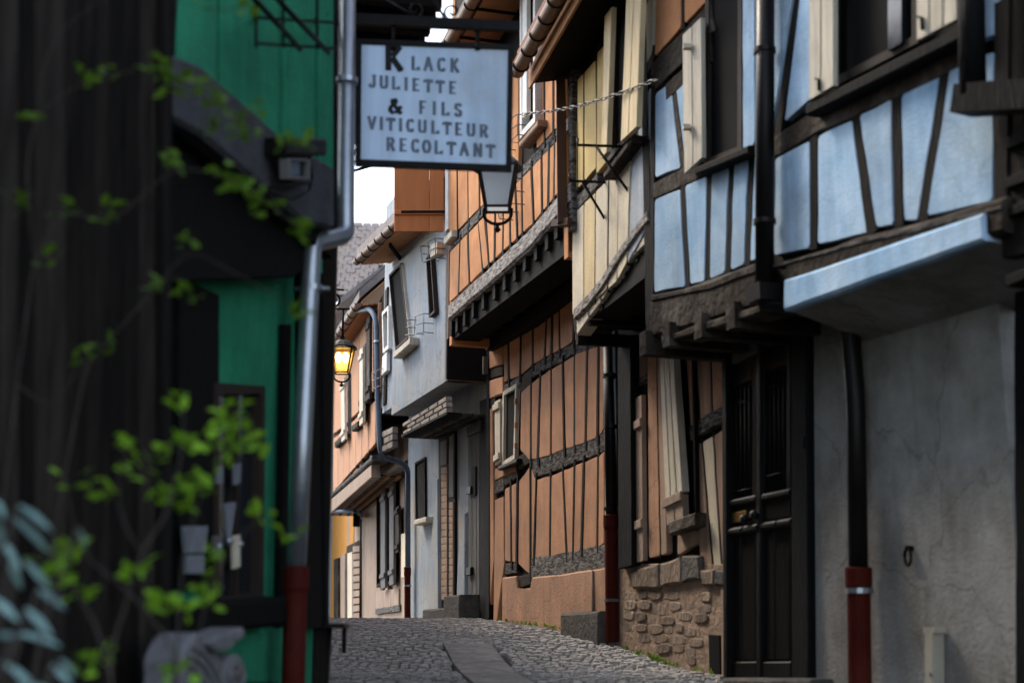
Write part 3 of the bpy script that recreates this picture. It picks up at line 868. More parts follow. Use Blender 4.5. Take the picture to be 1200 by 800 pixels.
# =================================================================== DARK HOUSE at the right edge
dark = thing("dark_house", "dark timber house corner at the right edge of the street", "house", (2.6, 6.4, gz(6.4)))
Dw = Wg.off(.42)
pa, pb = Dw.hit(1177, 700), Dw.p - Dw.u * 5.6
wall("wall", Dw, dark, M_black, V((pa.x, pa.y, 0)), V((pb.x, pb.y, 0)), -2, 2.0, -.42, .3)
wall("upper_wall", Dw, dark, M_black, V((pa.x, pa.y, 0)), V((pb.x, pb.y, 0)), 2.0, 6.0, .0, .5)
beam("corner_post", Dw, [(1186, -60), (1187, 300)], .16, M_timber, dark, front=.05)
beam("corner_post", Dw.off(-.42), [(1196, 340), (1198, 810)], .10, M_black, dark, front=.05)
for yy in (168, 215, 250, 330):
    beam("timber_rail", Dw, [(1178, yy), (1230, yy - 22)], .05, M_black, dark, front=.08)
pa2 = V((pa.x, pa.y, 6.0)) + Dw.n * .4; pb2 = V((pb.x, pb.y, 6.0)) + Dw.n * .4
roof_slab("roof", dark, pa2, pb2, -Dw.n * 4.5, 4.2, M_tilered)

# =================================================================== YELLOW HOUSE
yel = thing("timbered_house", "narrow yellow half-timbered house with iron brackets above a rubble stone plinth", "house", (1.1, 10.9, gz(10.9)))
pa, pb = Yu.hit(675, 700), Yu.hit(764, 700)
wall("upper_wall", Yu, yel, M_timber, 674, 764, 2.55, 5.6, -.012, .3)
bm = bmesh.new(); slab_w(bm, [V((pa.x, pa.y, 2.6)), V((pa.x, pa.y, 2.6)) - Yu.n * .5, V((pa.x, pa.y, 5.5)) - Yu.n * .5, V((pa.x, pa.y, 5.5))], Yu.u, .0, -.08)
obj("upper_end_wall", bm, M_timber, yel)
# far (left) bay, yellow
yb = [(668, 372), (700, 352), (735, 318), (765, 262)]
y_mid = [(668, 246), (685, 226), (700, 212), (735, 180)]
panel_row(Yu, yel, [(668, 102), (700, 66)], [(668, 232), (700, 196)], [(669, 669), (676, 677), (684, 684), (698, 699)], M_yellow, post_m=M_timber2, post_w=.035, front=.03)
panel_row(Yu, yel, [(668, 252), (700, 222), (722, 200)], yb, [(670, 670), (684, 684), (698, 697), (713, 712), (725, 723)], M_cream, mats=[M_cream, M_yellowpale, M_cream, M_cream], post_m=M_timber2, post_w=.03, front=.03)
beam("timber_rail", Yu, [(669, 245), (685, 228), (700, 210)], .11, M_weather, yel, front=.032)
panel_row(Yu, yel, [(700, 60), (712, 48)], [(700, 205), (712, 190)], [(700, 699), (711, 711)], M_yellow, post_w=.02, front=.028)
beam("timber_post", Yu, [(700, 50), (699, 215)], .05, M_timber2, yel, front=.027)
# near bays, pale
panel_row(Yu, yel, [(724, 205), (760, 130)], [(723, 330), (765, 256)], [(724, 723), (740, 735), (748, 745)], M_greyblue, mats=[M_cream, M_greyblue], post_m=M_timber2, post_w=.03, front=.03)
panel_row(Yu, yel, [(740, 150), (765, 95)], [(738, 305), (762, 262)], [(748, 741), (763, 757)], M_greyblue, post_w=.03, front=.03)
panel_row(Yu, yel, [(752, 20), (770, -30)], [(752, 88), (768, 55)], [(753, 752), (768, 764)], M_cream, post_w=.02, front=.03)
panel_row(Yu, yel, [(762, 130), (770, 110)], [(758, 270), (766, 258)], [(763, 758), (770, 765)], M_greyblue, post_w=.02, front=.02)
beam("timber_rail", Yu, [(748, 105), (766, 60)], .12, M_timber2, yel, front=.027)
beam("timber_post", Yu, [(752, -20), (746, 170)], .05, M_timber2, yel, front=.027)
# window with cream shutters
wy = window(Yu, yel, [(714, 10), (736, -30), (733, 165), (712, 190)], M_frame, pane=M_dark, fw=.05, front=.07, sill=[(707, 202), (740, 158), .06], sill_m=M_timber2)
shutter(Yu, yel, [(708, 20), (717, 8), (711, 178), (704, 186)], M_shutY, front=.15, back=.11, boards=1, battens=False)
shutter(Yu, yel, [(735, -40), (754, -70), (746, 148), (727, 166)], M_shutY, front=.16, back=.12, boards=2, battens=False)
# eave, gutter, soffit
Ye = Yu.off(.50)
ga, gb = Ye.hit(606, 84), Ye.hit(664, -24)
g = gutter(yel, ga, gb + (gb - ga) * .6, .062, M_copper, 9)
sa, sb = Yu.off(.40).hit(640, 88), Yu.off(.40).hit(705, -30)
bm = bmesh.new()
slab_w(bm, [ga - Yu.n * .10 + V((0, 0, .02)), gb + (gb - ga) * .6 - Yu.n * .10 + V((0, 0, .02)), gb + (gb - ga) * .6 - Yu.n * .10 - V((0, 0, .15)), ga - Yu.n * .10 - V((0, 0, .15))], Yu.n, .0, -.02)
obj("fascia_board", bm, M_soffit, yel)
roof_slab("soffit", yel, ga - Yu.n * .12 - V((0, 0, .1)), gb + (gb - ga) * .6 - Yu.n * .12 - V((0, 0, .1)), -Yu.n * .55, .12, M_timber, .04)
roof_slab("roof", yel, ga - V((0, 0, -.06)), gb + (gb - ga) * 1.2 - V((0, 0, -.06)), -Yu.n * 4.5, 4.2, M_tilered)
# jetty
beam("jetty_beam", Yu, [(672, 368), (688, 353), (704, 331), (732, 286), (758, 252)], .085, M_weatherpale, yel, front=.05, back=-.2, bev=.012)
low = [(675, 394), (690, 372), (704, 354), (718, 333), (732, 313), (745, 297), (758, 284)]
upl = [(675, 374), (690, 358), (704, 338), (718, 316), (732, 294), (745, 275), (758, 260)]
for i in range(6):
    t0, t1 = .06, .94
    q = [(upl[i][0] + (upl[i + 1][0] - upl[i][0]) * t0, upl[i][1] + (upl[i + 1][1] - upl[i][1]) * t0 + 1.5), (upl[i][0] + (upl[i + 1][0] - upl[i][0]) * t1, upl[i][1] + (upl[i + 1][1] - upl[i][1]) * t1 + 1.5),
         (low[i][0] + (low[i + 1][0] - low[i][0]) * t1, low[i][1] + (low[i + 1][1] - low[i][1]) * t1), (low[i][0] + (low[i + 1][0] - low[i][0]) * t0, low[i][1] + (low[i + 1][1] - low[i][1]) * t0)]
    slab("plaster_block", Yu, q, M_cream, yel, .02, -.1, .008)
joists(Yu, yel, [(676, 397), (690, 374), (704, 356), (718, 335), (732, 315), (745, 299), (758, 287)], .95, .07, .10, M_timber, out=.0)
a, b = Yu.hit(674, 384), Yu.hit(764, 276)
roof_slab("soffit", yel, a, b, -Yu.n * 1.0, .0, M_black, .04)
# near joist beam seen end on
# ground floor of the yellow house
wall("ground_wall", Ws, yel, M_timber, 727, 850, gz(11) - .4, 2.75, -.02, .3)
gt = [(727, 400), (850, 400)]
stone_top = [(735, 660), (770, 655), (800, 640), (850, 668)]
# left bay with closed shutter
panel_row(Ws, yel, [(738, 404), (758, 404)], [(738, 452), (758, 440)], [(738, 738), (757, 757)], M_brownplaster, post_w=.02, front=.02)
beam("timber_rail", Ws, [(739, 452), (757, 444)], .07, M_weather, yel, front=.03)
shutter(Ws, yel, [(740, 470), (752, 462), (754, 656), (742, 660)], M_peachpale, front=.06, back=.02, boards=1, bat_at=(.17, .78))
slab("shutter_surround", Ws, [(738, 458), (757, 449), (759, 664), (740, 668)], M_black, yel, .02, -.01)
panel_row(Ws, yel, [(757, 404), (778, 404)], [(757, 656), (780, 650)], [(758, 760), (769, 774), (778, 782)], M_brownplaster, mats=[M_orange_dirty, M_brownplaster], post_w=.02, front=.03, post_m=M_timber)
# open window with pale shutters, dark jamb
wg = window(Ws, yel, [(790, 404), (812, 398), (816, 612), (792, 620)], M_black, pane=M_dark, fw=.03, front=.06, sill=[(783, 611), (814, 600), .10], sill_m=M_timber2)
shutter(Ws, yel, [(772, 413), (788, 404), (800, 575), (779, 588)], M_shutW, front=.12, back=.06, boards=3, battens=False)
shutter(Ws, yel, [(779, 588), (800, 578), (801, 606), (781, 616)], M_peachpale, front=.11, back=.06, boards=2, bat_at=(.08,))
# right bay
rb_bot = [(812, 672), (850, 668)]
panel_row(Ws, yel, [(804, 402), (850, 402)], [(812, 506), (850, 478)], [(802, 809), (813, 820), (832, 835), (847, 849)], M_brownplaster, mats=[M_orange_dirty, M_brownplaster, M_orange_dirty], post_m=M_timber, post_w=.03, front=.028)
beam("timber_rail", Ws, [(808, 508), (828, 494), (850, 483)], .115, M_weather, yel, front=.03)
panel_row(Ws, yel, [(811, 522), (850, 500)], [(818, 672), (850, 666)], [(811, 820), (822, 836), (836, 846), (850, 852)], M_brownplaster, mats=[M_brownplaster, M_cream, M_brownplaster], post_m=M_timber, post_w=.03, front=.028)
panel_row(Ws, yel, [(793, 624), (814, 616)], [(793, 652), (816, 640)], [(793, 793), (815, 817)], M_brownplaster, post_w=.01, front=.02)
# dark corner post beside the red-shod pipe
slab("corner_post", Ws, [(723, 396), (739, 392), (741, 662), (724, 666)], M_black, yel, .10, -.1, .015)
# stone sill course and rubble plinth
slab("mortar_bed", Ws, [(726, 660), (850, 660), (853, 830), (726, 790)], M_mortar, yel, .03, -.3, .01)
for q in ([(737, 668), (772, 660), (772, 688), (740, 690)], [(773, 660), (797, 652), (798, 682), (773, 687)], [(798, 652), (818, 650), (820, 678), (798, 682)], [(820, 668), (836, 666), (836, 686), (822, 686)], [(837, 666), (850, 667), (850, 687), (837, 686)]):
    slab("stone", Ws, q, M_stone if q[0][0] in (773, 737, 820) else M_stonegrey, yel, .07, .0, .02, .012, .1)
rng = random.Random(5)
for r in range(8):
    x = 727 + rng.uniform(0, 4)
    while x < 829:
        w = rng.uniform(9, 20)
        y0 = 690 + r * 12.5 + (x - 727) * .05 + rng.uniform(-3, 3)
        h = rng.uniform(11, 14)
        base = 742 + (x + w / 2 - 727) * .44
        if y0 + h < base + 3 and rng.random() < .93 and not (x + w > 828 and y0 + h > 738):
            cx, cy = x + w / 2, y0 + h / 2
            k = 9
            pts = [(cx + math.copysign(abs(math.cos(2 * math.pi * i / k + .3)) ** .7, math.cos(2 * math.pi * i / k + .3)) * w / 2 * rng.uniform(.84, 1.04), cy + math.copysign(abs(math.sin(2 * math.pi * i / k + .3)) ** .7, math.sin(2 * math.pi * i / k + .3)) * h / 2 * rng.uniform(.84, 1.04)) for i in range(k)]
            slab("stone", Ws, pts, M_stone, yel, rng.uniform(.032, .046), .0, .007, .008, .04)
        x += w + rng.uniform(.3, 2)
slab("stone", Ws, [(844, 690), (850, 690), (851, 790), (845, 792)], M_brownplaster, yel, .06, .0, .01)
slab("vent", Ws, [(830, 743), (843, 744), (844, 790), (831, 785)], M_dark, yel, .05, .0, .004)

# iron brackets and chain on the yellow house
for i, (a, b, c, lab) in enumerate((((677, 170), (741, 172), (737, 225), "upper of two black iron arm brackets beside the cream shutters"),
                                    ((668, 212), (711, 214), (709, 257), "lower of two black iron arm brackets on the yellow wall"))):
    dpt = .36
    tip = Yu.off(dpt).hit(*a); root = Yu.off(.02).hit(*b); low = Yu.off(.02).hit(*c)
    t = thing("iron_bracket", lab, "wall bracket", root, "iron brackets on the yellow house")
    bm = bmesh.new(); tube(bm, [tip + V((0, 0, .05)), tip, root], .011, 7); obj("arm", bm, M_iron, t)
    bm = bmesh.new(); tube(bm, [tip.lerp(root, .33), low], .011, 7); obj("brace", bm, M_iron, t)
    bm = bmesh.new(); tube(bm, [root + V((0, 0, .05)), low - V((0, 0, .04))], .009, 6); obj("wall_plate", bm, M_iron, t)

# =================================================================== ORANGE HOUSE
ora = thing("timbered_house", "tall orange half-timbered house with deep jetty over exposed dark joists", "house", (.2, 14.2, gz(14.2)))
wall("ground_wall", Og, ora, M_timber, 570, 724, gz(13) - .4, 3.6, -.012, .3)
wall("upper_wall", Ou, ora, M_timber, 524, 669, 3.25, 8.2, -.012, .3)
for Pp, xx, z0, z1, uu in ((Ou, 524, 3.2, 8.2, 1), (Ou, 669, 3.2, 8.2, -1)):
    pa = Pp.hit(xx, 700)
    bm = bmesh.new(); slab_w(bm, [V((pa.x, pa.y, z0)), V((pa.x, pa.y, z0)) - Pp.n * 2.5, V((pa.x, pa.y, z1)) - Pp.n * 2.5, V((pa.x, pa.y, z1))], Pp.u, 0, -.1 * uu)
    obj("end_wall", bm, M_orange_up, ora)
pa = Og.hit(570, 700)
# ground floor rows
A_top = [(570, 402), (624, 370), (672, 330), (715, 300)]
A_bot = [(590, 449), (609, 441), (624, 428), (640, 419), (655, 412), (672, 401), (690, 396), (715, 390)]
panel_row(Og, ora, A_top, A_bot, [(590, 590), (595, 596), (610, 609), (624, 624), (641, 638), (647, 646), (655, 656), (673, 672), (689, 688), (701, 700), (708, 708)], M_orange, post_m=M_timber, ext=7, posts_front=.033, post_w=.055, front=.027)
slab("plaster_panel", Og, [(573, 401), (589, 395), (589, 427), (573, 432)], M_orange, ora, .034, -.02, .012, .006)
slab("plaster_panel", Og, [(572, 446), (589, 441), (589, 461), (572, 468)], M_orange, ora, .034, -.02, .012, .006)
beam("timber_rail", Og, [(572, 439), (589, 434)], .10, M_timber2, ora, front=.024)
beam("timber_rail", Og, [(572, 474), (580, 471)], .10, M_timber2, ora, front=.024)
beam("timber_rail", Og, [(590, 457), (609, 447)], .11, M_weather, ora, front=.024)
beam("timber_rail", Og, [(609, 452), (624, 440)], .17, M_timber2, ora, front=.024)
beam("timber_rail", Og, [(624, 436), (640, 426), (656, 418), (672, 408), (690, 402), (710, 395)], .12, M_weather, ora, front=.024)
B_top = [(590, 464), (609, 460), (624, 447), (640, 435), (672, 415), (690, 408), (710, 402)]
B_bot = [(606, 529), (621, 526), (622, 540), (640, 536), (660, 528), (687, 519), (700, 514), (709, 503)]
panel_row(Og, ora, B_top, B_bot, [(610, 609), (622, 622), (633, 630), (646, 646), (659, 661), (673, 673), (688, 686), (701, 700), (709, 708)], M_orange, post_m=M_timber, ext=7, posts_front=.033, post_w=.05, front=.027)
slab("plaster_panel", Og, [(571, 480), (577, 477), (579, 655), (572, 730)], M_orange, ora, .03, -.02, .01, .005)
slab("plaster_panel", Og, [(580, 549), (604, 541), (604, 552), (590, 558), (580, 563)], M_orange, ora, .03, -.02, .01, .004)
beam("timber_rail", Og, [(580, 572), (590, 566)], .14, M_weather, ora, front=.024)
beam("timber_rail", Og, [(591, 561), (606, 550)], .16, M_timber2, ora, front=.024)
beam("timber_rail", Og, [(607, 542), (622, 533)], .14, M_timber2, ora, front=.024)
beam("timber_rail", Og, [(622, 550), (640, 544), (672, 530), (690, 524), (710, 514)], .19, M_weather, ora, front=.024)
C_top = [(578, 586), (590, 582), (591, 572), (606, 564), (607, 552), (622, 545), (623, 562), (645, 556), (672, 545), (700, 533), (710, 526)]
C_bot = [(578, 660), (590, 658), (606, 660), (607, 676), (621, 674), (622, 656), (645, 653), (664, 652), (682, 645), (700, 641), (710, 638)]
panel_row(Og, ora, C_top, C_bot, [(591, 591), (598, 599), (606, 605), (621, 621), (628, 625), (645, 644), (659, 664), (673, 671), (684, 681), (701, 700), (709, 709)], M_orange, post_m=M_timber, ext=7, posts_front=.033, post_w=.05, front=.027)
slab("plaster_panel", Og, [(580, 585), (590, 581), (591, 660), (588, 680), (582, 728), (578, 728)], M_orange, ora, .032, -.02, .01, .006)
beam("timber_rail", Og, [(592, 666), (605, 665)], .11, M_weather, ora, front=.024)
beam("timber_rail", Og, [(605, 683), (622, 678)], .11, M_timber2, ora, front=.024)
beam("sill_beam", Og, [(621, 666), (660, 660), (711, 651)], .20, M_weather, ora, front=.03)
slab("plinth", Og, [(588, 676), (604, 674), (606, 690), (621, 688), (623, 676), (660, 672), (712, 664), (714, 760), (588, 735)], M_orange_dirty, ora, .05, -.1, .016, .008)
bm = bmesh.new(); tube(bm, [wallpt(Og, 694, 668, .06), wallpt(Og, 695, 716, .06)], .012, 6); obj("conduit", bm, M_peachpale, ora)
slab("corner_board", Og, [(570, 398), (573, 397), (573, 735), (569, 735)], M_timber, ora, .04, -.05, .006)
slab("corner_strip", Og, [(708, 385), (711, 384), (712, 655), (709, 658)], M_shutW, ora, .03, -.03, .003)
# white window with a dark opening and one shutter
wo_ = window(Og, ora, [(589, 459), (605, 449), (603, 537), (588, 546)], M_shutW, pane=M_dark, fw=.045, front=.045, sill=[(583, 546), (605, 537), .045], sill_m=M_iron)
shutter(Og, ora, [(579, 471), (586, 467), (586, 541), (580, 545)], M_shutW, front=.06, back=.03, boards=1, bat_at=(.1, .9))
for yy in (470, 498, 522):
    bm = bmesh.new(); cbox(bm, wallpt(Og, 604.5, yy, .05), .04, .03, .05, Og.u, Og.n); obj("hinge", bm, M_orange, wo_)
bm = bmesh.new(); cbox(bm, wallpt(Og, 569, 428, .06), .05, .06, .20, Og.u, Og.n); obj("meter_box", bm, M_shutG, ora)
# upper floor rows
U_bot = [(524, 358), (528, 354), (578, 306), (622, 265), (645, 238), (669, 212)]
U_mid = [(524, 284), (559, 248), (600, 206), (640, 164), (669, 134)]
U_mid_lo = [(x, yv + 13) for x, yv in U_mid]
U_top = [(524, 196), (560, 140), (600, 70), (640, 20), (669, -20)]
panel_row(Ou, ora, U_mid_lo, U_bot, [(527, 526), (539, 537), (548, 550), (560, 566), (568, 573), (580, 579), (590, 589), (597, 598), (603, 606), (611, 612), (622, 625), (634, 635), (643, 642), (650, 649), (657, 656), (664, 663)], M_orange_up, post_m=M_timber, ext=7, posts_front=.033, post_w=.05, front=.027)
panel_row(Ou, ora, U_top, U_mid, [(525, 526), (535, 536), (548, 549), (561, 562), (571, 572), (584, 583), (596, 596), (608, 608)], M_orange_up, post_m=M_timber, ext=7, posts_front=.033, post_w=.045, front=.027)
panel_row(Ou, ora, U_top, U_mid, [(628, 628), (637, 638), (648, 648), (656, 656), (665, 664)], M_orange_up, post_m=M_timber, ext=7, posts_front=.033, post_w=.045, front=.027)
beam("timber_rail", Ou, [(526, 290), (559, 254), (600, 213), (640, 171), (667, 143)], .11, M_weather, ora, front=.024)
beam("timber_rail", Ou, [(570, 52), (590, 22), (604, -4)], .15, M_weather, ora, front=.024)
# jetty beam with joists
beam("jetty_beam", Ou, [(525, 366), (550, 343), (578, 318), (622, 277), (645, 250), (668, 224)], .19, M_weatherpale, ora, front=.07, back=-.2, bev=.025)
jp = [(531, 384), (538, 380), (547, 373), (557, 363), (569, 352), (582, 341), (594, 330), (606, 319), (618, 307), (631, 295), (644, 281), (655, 268)]
joists(Ou, ora, jp, .62, .085, .17, M_timber, out=.03)
a, b = Ou.hit(525, 374), Ou.hit(668, 232)
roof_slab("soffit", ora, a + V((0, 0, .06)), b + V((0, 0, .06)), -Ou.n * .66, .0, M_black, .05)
a, b = Og.hit(570, 398), Og.hit(700, 312)
beam("wall_plate", Og, [(569, 404), (620, 374), (672, 334), (715, 300)], .14, M_black, ora, front=.12, back=-.1)
# first-floor window with white frame
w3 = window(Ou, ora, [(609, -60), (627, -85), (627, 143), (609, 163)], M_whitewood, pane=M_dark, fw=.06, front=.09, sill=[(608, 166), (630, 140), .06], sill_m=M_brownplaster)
slab("open_casement", Ou.off(.1), [(612, -60), (617, -68), (617, 134), (612, 139)], M_whitewood, w3, .02, -.02, .004)
# left shutter standing open square to the wall
Sq = Plane(Ou.hit(522, 240), V((0.12, -1, 0)))
sh = part_empty("open_shutter", ora, Sq.hit(490, 235))
for q in ([(462, 168), (503, 168), (503, 271), (462, 271)], [(503.6, 168), (520, 168), (520, 271), (503.6, 271)]):
    bm = bmesh.new(); slab_w(bm, [Sq.hit(*p) for p in q], Sq.n, .0, -.03, .004); obj("board", bm, M_shutO, sh)
for yy in (249, 185):
    bm = bmesh.new(); slab_w(bm, [Sq.hit(462, yy - 2.2), Sq.hit(520, yy - 2.2), Sq.hit(520, yy + 3), Sq.hit(462, yy + 3)], Sq.n, .028, .0, .006); obj("batten", bm, M_shutO, sh)
    bm = bmesh.new(); slab_w(bm, [Sq.hit(470, yy - 1.4), Sq.hit(524, yy - 1.6), Sq.hit(524, yy + 1.6), Sq.hit(470, yy + 1.6)], Sq.n, .036, .028, .002); obj("strap_hinge", bm, M_iron, sh)
slab("window_edge", Ou, [(521.5, 150), (524.5, 147), (524.5, 268), (521.5, 272)], M_whitewood, ora, .05, .0, .004)
slab("window_sill", Ou, [(520, 278), (529, 269), (529, 277), (520, 287)], M_shutW, ora, .10, .0, .01)
# eave with gutter
Oe = Ou.off(.48)
ga, gb = Oe.hit(525, 54), Oe.hit(558, -6)
ext = (gb - ga)
gutter(ora, ga - ext * .8, gb + ext * 4, .065, M_copper, 16)
roof_slab("soffit", ora, ga - ext * .8 - Ou.n * .07 - V((0, 0, .05)), gb + ext * 4 - Ou.n * .07 - V((0, 0, .05)), -Ou.n * .5, .1, M_soffit, .03)
for i in range(22):
    p = ga - ext * .8 + (ext * 5.8) * (i / 21) - V((0, 0, .075))
    bm = bmesh.new(); box_w(bm, p - Ou.u * .004 - Ou.n * .04, -Ou.n * .48, Ou.u * .012, V((0, 0, .03))); obj("soffit_joint", bm, M_timber, ora)
roof_slab("roof", ora, ga - ext * .8 + V((0, 0, .06)), gb + ext * 4 + V((0, 0, .06)), -Ou.n * 5, 5, M_tile)
# copper downpipe boxed to the jetty, then the red-shod pipe below
c0, c1 = wallpt(Ou, 657, 85, .10), wallpt(Ou, 659, 262, .10)
bm = bmesh.new(); bar_w(bm, c0, c1, .085, .08); bx_ = obj("boxed_drainpipe", bm, M_brownpipe, ora)
bm = bmesh.new(); bar_w(bm, wallpt(Ou, 652, 262, .10), wallpt(Ou, 671, 260, .05), .10, .06); obj("pipe_shoe", bm, M_brownpipe, bx_)
slab("corner_board", Ou, [(665, 70), (670, 68), (670, 268), (666, 272)], M_weather, ora, .06, -.05, .01)
b0, b1 = wallpt(Og, 713, 388, .10), wallpt(Og, 717, 604, .10)
drainpipe(ora, [b0, b1], .052, M_pipeD, red_from=(wallpt(Og, 716.5, 603, .10), wallpt(Og, 718, 752, .10)), clamps=[wallpt(Og, 716, 500, .10), wallpt(Og, 716, 596, .10), wallpt(Og, 715, 440, .1)])
bm = bmesh.new(); lathe(bm, wallpt(Og, 717.5, 703, .10), [(.06, -.012), (.07, -.012), (.07, .012), (.06, .012)], 14); obj("pipe_clamp", bm, M_stonegrey, ora)
p = wallpt(Og, 694, 740, .12)
bm = bmesh.new(); slab_w(bm, [Og.hit(681, 718), Og.hit(727, 716), Og.hit(727, 770), Og.hit(681, 756)], Og.n, .20, .05, .025, .008)
tag(obj("guard_stone", bm, M_stonegrey), "squat grey guard stone behind the red pipe foot on the orange plinth", "guard stone")

# =================================================================== GREY HOUSE
gre = thing("rendered_house", "grey rendered house with brick-faced jetty and two narrow doors", "house", (-.9, 18.2, gz(18)))
pa, pb = Gg.hit(571, 700), Gg.hit(470, 700)
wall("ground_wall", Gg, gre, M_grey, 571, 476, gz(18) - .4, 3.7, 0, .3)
wall("upper_wall", Gu, gre, M_grey, 521.5, 455, 2.95, 6.05, 0, .3)
pc = Gu.hit(521.5, 700)
bm = bmesh.new(); slab_w(bm, [V((pc.x, pc.y, 2.95)), V((pc.x, pc.y, 2.95)) - Gu.n * .6, V((pc.x, pc.y, 6.05)) - Gu.n * .6, V((pc.x, pc.y, 6.05))], -Gu.u, .02, -.1)
obj("jetty_side_wall", bm, M_brownplaster, gre)
bm = bmesh.new(); slab_w(bm, [V((pc.x, pc.y, 2.96)) + Gu.n * .02, V((pc.x, pc.y, 2.96)) - Gu.n * .6, V((pc.x, pc.y, 3.75)) - Gu.n * .6, V((pc.x, pc.y, 3.42)) + Gu.n * .02], -Gu.u, .06, .02)
obj("jetty_side_boarding", bm, M_timber, gre)
# far bay of the upper floor
Gu2 = Gu.off(-.07)
wall("upper_wall_far_bay", Gu2, gre, M_greyblue, 457, 444, 3.1, 6.05, 0, .3)
# brick-faced jetty edge: three courses of little bricks
def courses(P, tl, tr, br, bl, n_rows, n_cols, nm="brick"):
    for r in range(n_rows):
        for c in range(n_cols):
            o_ = (.5 if r % 2 else 0)
            f0, f1 = (c + o_) / n_cols, min(1, (c + 1 + o_) / n_cols)
            if f0 >= 1: continue
            def pt(f, g):
                a = (tl[0] + (tr[0] - tl[0]) * f, tl[1] + (tr[1] - tl[1]) * f)
                b = (bl[0] + (br[0] - bl[0]) * f, bl[1] + (br[1] - bl[1]) * f)
                return (a[0] + (b[0] - a[0]) * g, a[1] + (b[1] - a[1]) * g)
            e = .03
            q = [pt(f0 + e / 2, r / n_rows + e), pt(f1 - e / 2, r / n_rows + e), pt(f1 - e / 2, (r + 1) / n_rows - e), pt(f0 + e / 2, (r + 1) / n_rows - e)]
            slab(nm, P, q, M_brick, gre, .05 + random.uniform(0, .008), -.02, .006)
courses(Gu, (471, 496), (523, 463), (524, 483), (472, 510), 3, 5)
courses(Gu2, (446, 506), (460, 499), (460, 524), (446, 531), 3, 2)
slab("jetty_edge", Gu, [(470, 509), (524, 482.5), (524, 485), (470, 512)], M_timber, gre, .06, -.1)
# boarded soffit
a, b = Gu.hit(471, 511), Gu.hit(524, 484)
n_b = 9
for i in range(n_b):
    o_ = a - Gu.n * (.6 * i / n_b)
    bm = bmesh.new(); box_w(bm, o_ - V((0, 0, .02)), b - a, -Gu.n * (.6 / n_b - .012), V((0, 0, .03))); obj("soffit_board", bm, M_weather if i % 2 else M_timber2, gre)
# upper windows
window(Gu, gre, [(455.5, 322), (469, 308), (478, 396), (463, 410)], M_frame, pane=M_dark, fw=.03, front=.05, sill=[(461, 412), (480, 395), .09], sill_m=M_shutW)
slab("window_edge", Gu, [(469, 311), (470.3, 309.5), (480, 400), (478.5, 401)], M_shutW, gre, .04, .0, .003)
window(Gu, gre, [(499, 302), (504.5, 296), (509, 366), (502.5, 372)], M_frame, pane=M_dark, fw=.03, front=.06)
slab("window_post", Gu, [(504, 287), (512, 283), (512, 297), (504, 302)], M_shutW, gre, .10, .0, .006)
window(Gu2, gre, [(447.5, 366), (455, 358), (455, 408), (448.5, 414)], M_whitewood, pane=M_dark, fw=.05, front=.08)
slab("plank_shutter", Gu2, [(447, 440), (453, 434), (453, 412), (448, 418)], M_whitewood, gre, .07, .02, .004)
wire_planter("wire flower basket fixed below the dark window of the grey upper wall", Gu, [(488, 375), (508, 368), (508, 390), (486, 393)], .12, "wire flower baskets")
wire_planter("wire flower basket high on the grey wall under the orange shutter", Gu, [(504, 289), (522, 280), (522, 303), (506, 308)], .12, "wire flower baskets")
wire_planter("wire flower basket hanging by the blue downpipe below the white window", Gu2, [(444, 438), (455, 432), (455, 452), (444, 456)], .10, "wire flower baskets")
wire_planter("wire flower basket tilted beside the glass lantern on orange wall", Ou, [(600, 232), (616, 210), (618, 240), (604, 258)], .16, "wire flower baskets", 3, 3)
wire_planter("wire flower basket under the white framed window of the orange upper floor", Ou, [(598, 154), (626, 136), (626, 160), (598, 184)], .16, "wire flower baskets", 3, 4)
# ground-floor doors
dg = part_empty("louvred_door", gre, Gg.hit(523, 712))
slab("door_frame", Gg, [(514, 512), (533, 500), (533, 712), (514, 713)], M_black, dg, .03, -.02)
for i in range(19):
    y0 = 548 + i * 8.2
    for xa, xb in ((517, 523.5), (526, 530.5)):
        if xa == 526 and y0 < 585: continue
        slab("slat", Gg, [(xa, y0 - .5), (xb, y0 - 1.2), (xb, y0 + 6.6), (xa, y0 + 7.2)], M_brownplaster, dg, .045, .02, .006)
slab("door_panel", Gg, [(516, 518), (523, 514), (523, 544), (516, 546)], M_shutG, dg, .05, .02, .005)
slab("door_panel", Gg, [(526, 512), (531, 508), (531, 582), (526, 583)], M_shutG, dg, .05, .02, .005)
dg2 = part_empty("plank_door", gre, Gg.hit(554, 700))
for xa, xb in ((548.5, 553), (553.4, 558), (558.4, 561.5)):
    slab("plank", Gg, [(xa, 504 - (xa - 548) * .5), (xb, 504 - (xb - 548) * .5), (xb, 696), (xa, 697)], M_shutG, dg2, .05, -.02, .006)
slab("grille_frame", Gg, [(552, 548), (557, 546), (557, 580), (552, 581)], M_black, dg2, .07, .04, .004)
slab("lintel", Gg, [(547, 500), (563, 490), (563, 505), (547, 512)], M_frame, dg2, .07, .0, .006)
for yy in (570, 665):
    slab("hinge", Gg, [(546, yy), (551, yy - 1), (551, yy + 8), (546, yy + 9)], M_iron, dg2, .09, .05, .004)
slab("dark_jamb", Gg, [(562, 470), (571, 466), (571, 726), (562, 724)], M_black, gre, .05, -.02)
window(Gg, gre, [(486, 542), (497.5, 535), (498, 606), (487, 610)], M_timber, pane=M_dark, fw=.03, front=.03, sill=[(485, 609), (499, 605), .07], sill_m=M_shutW)
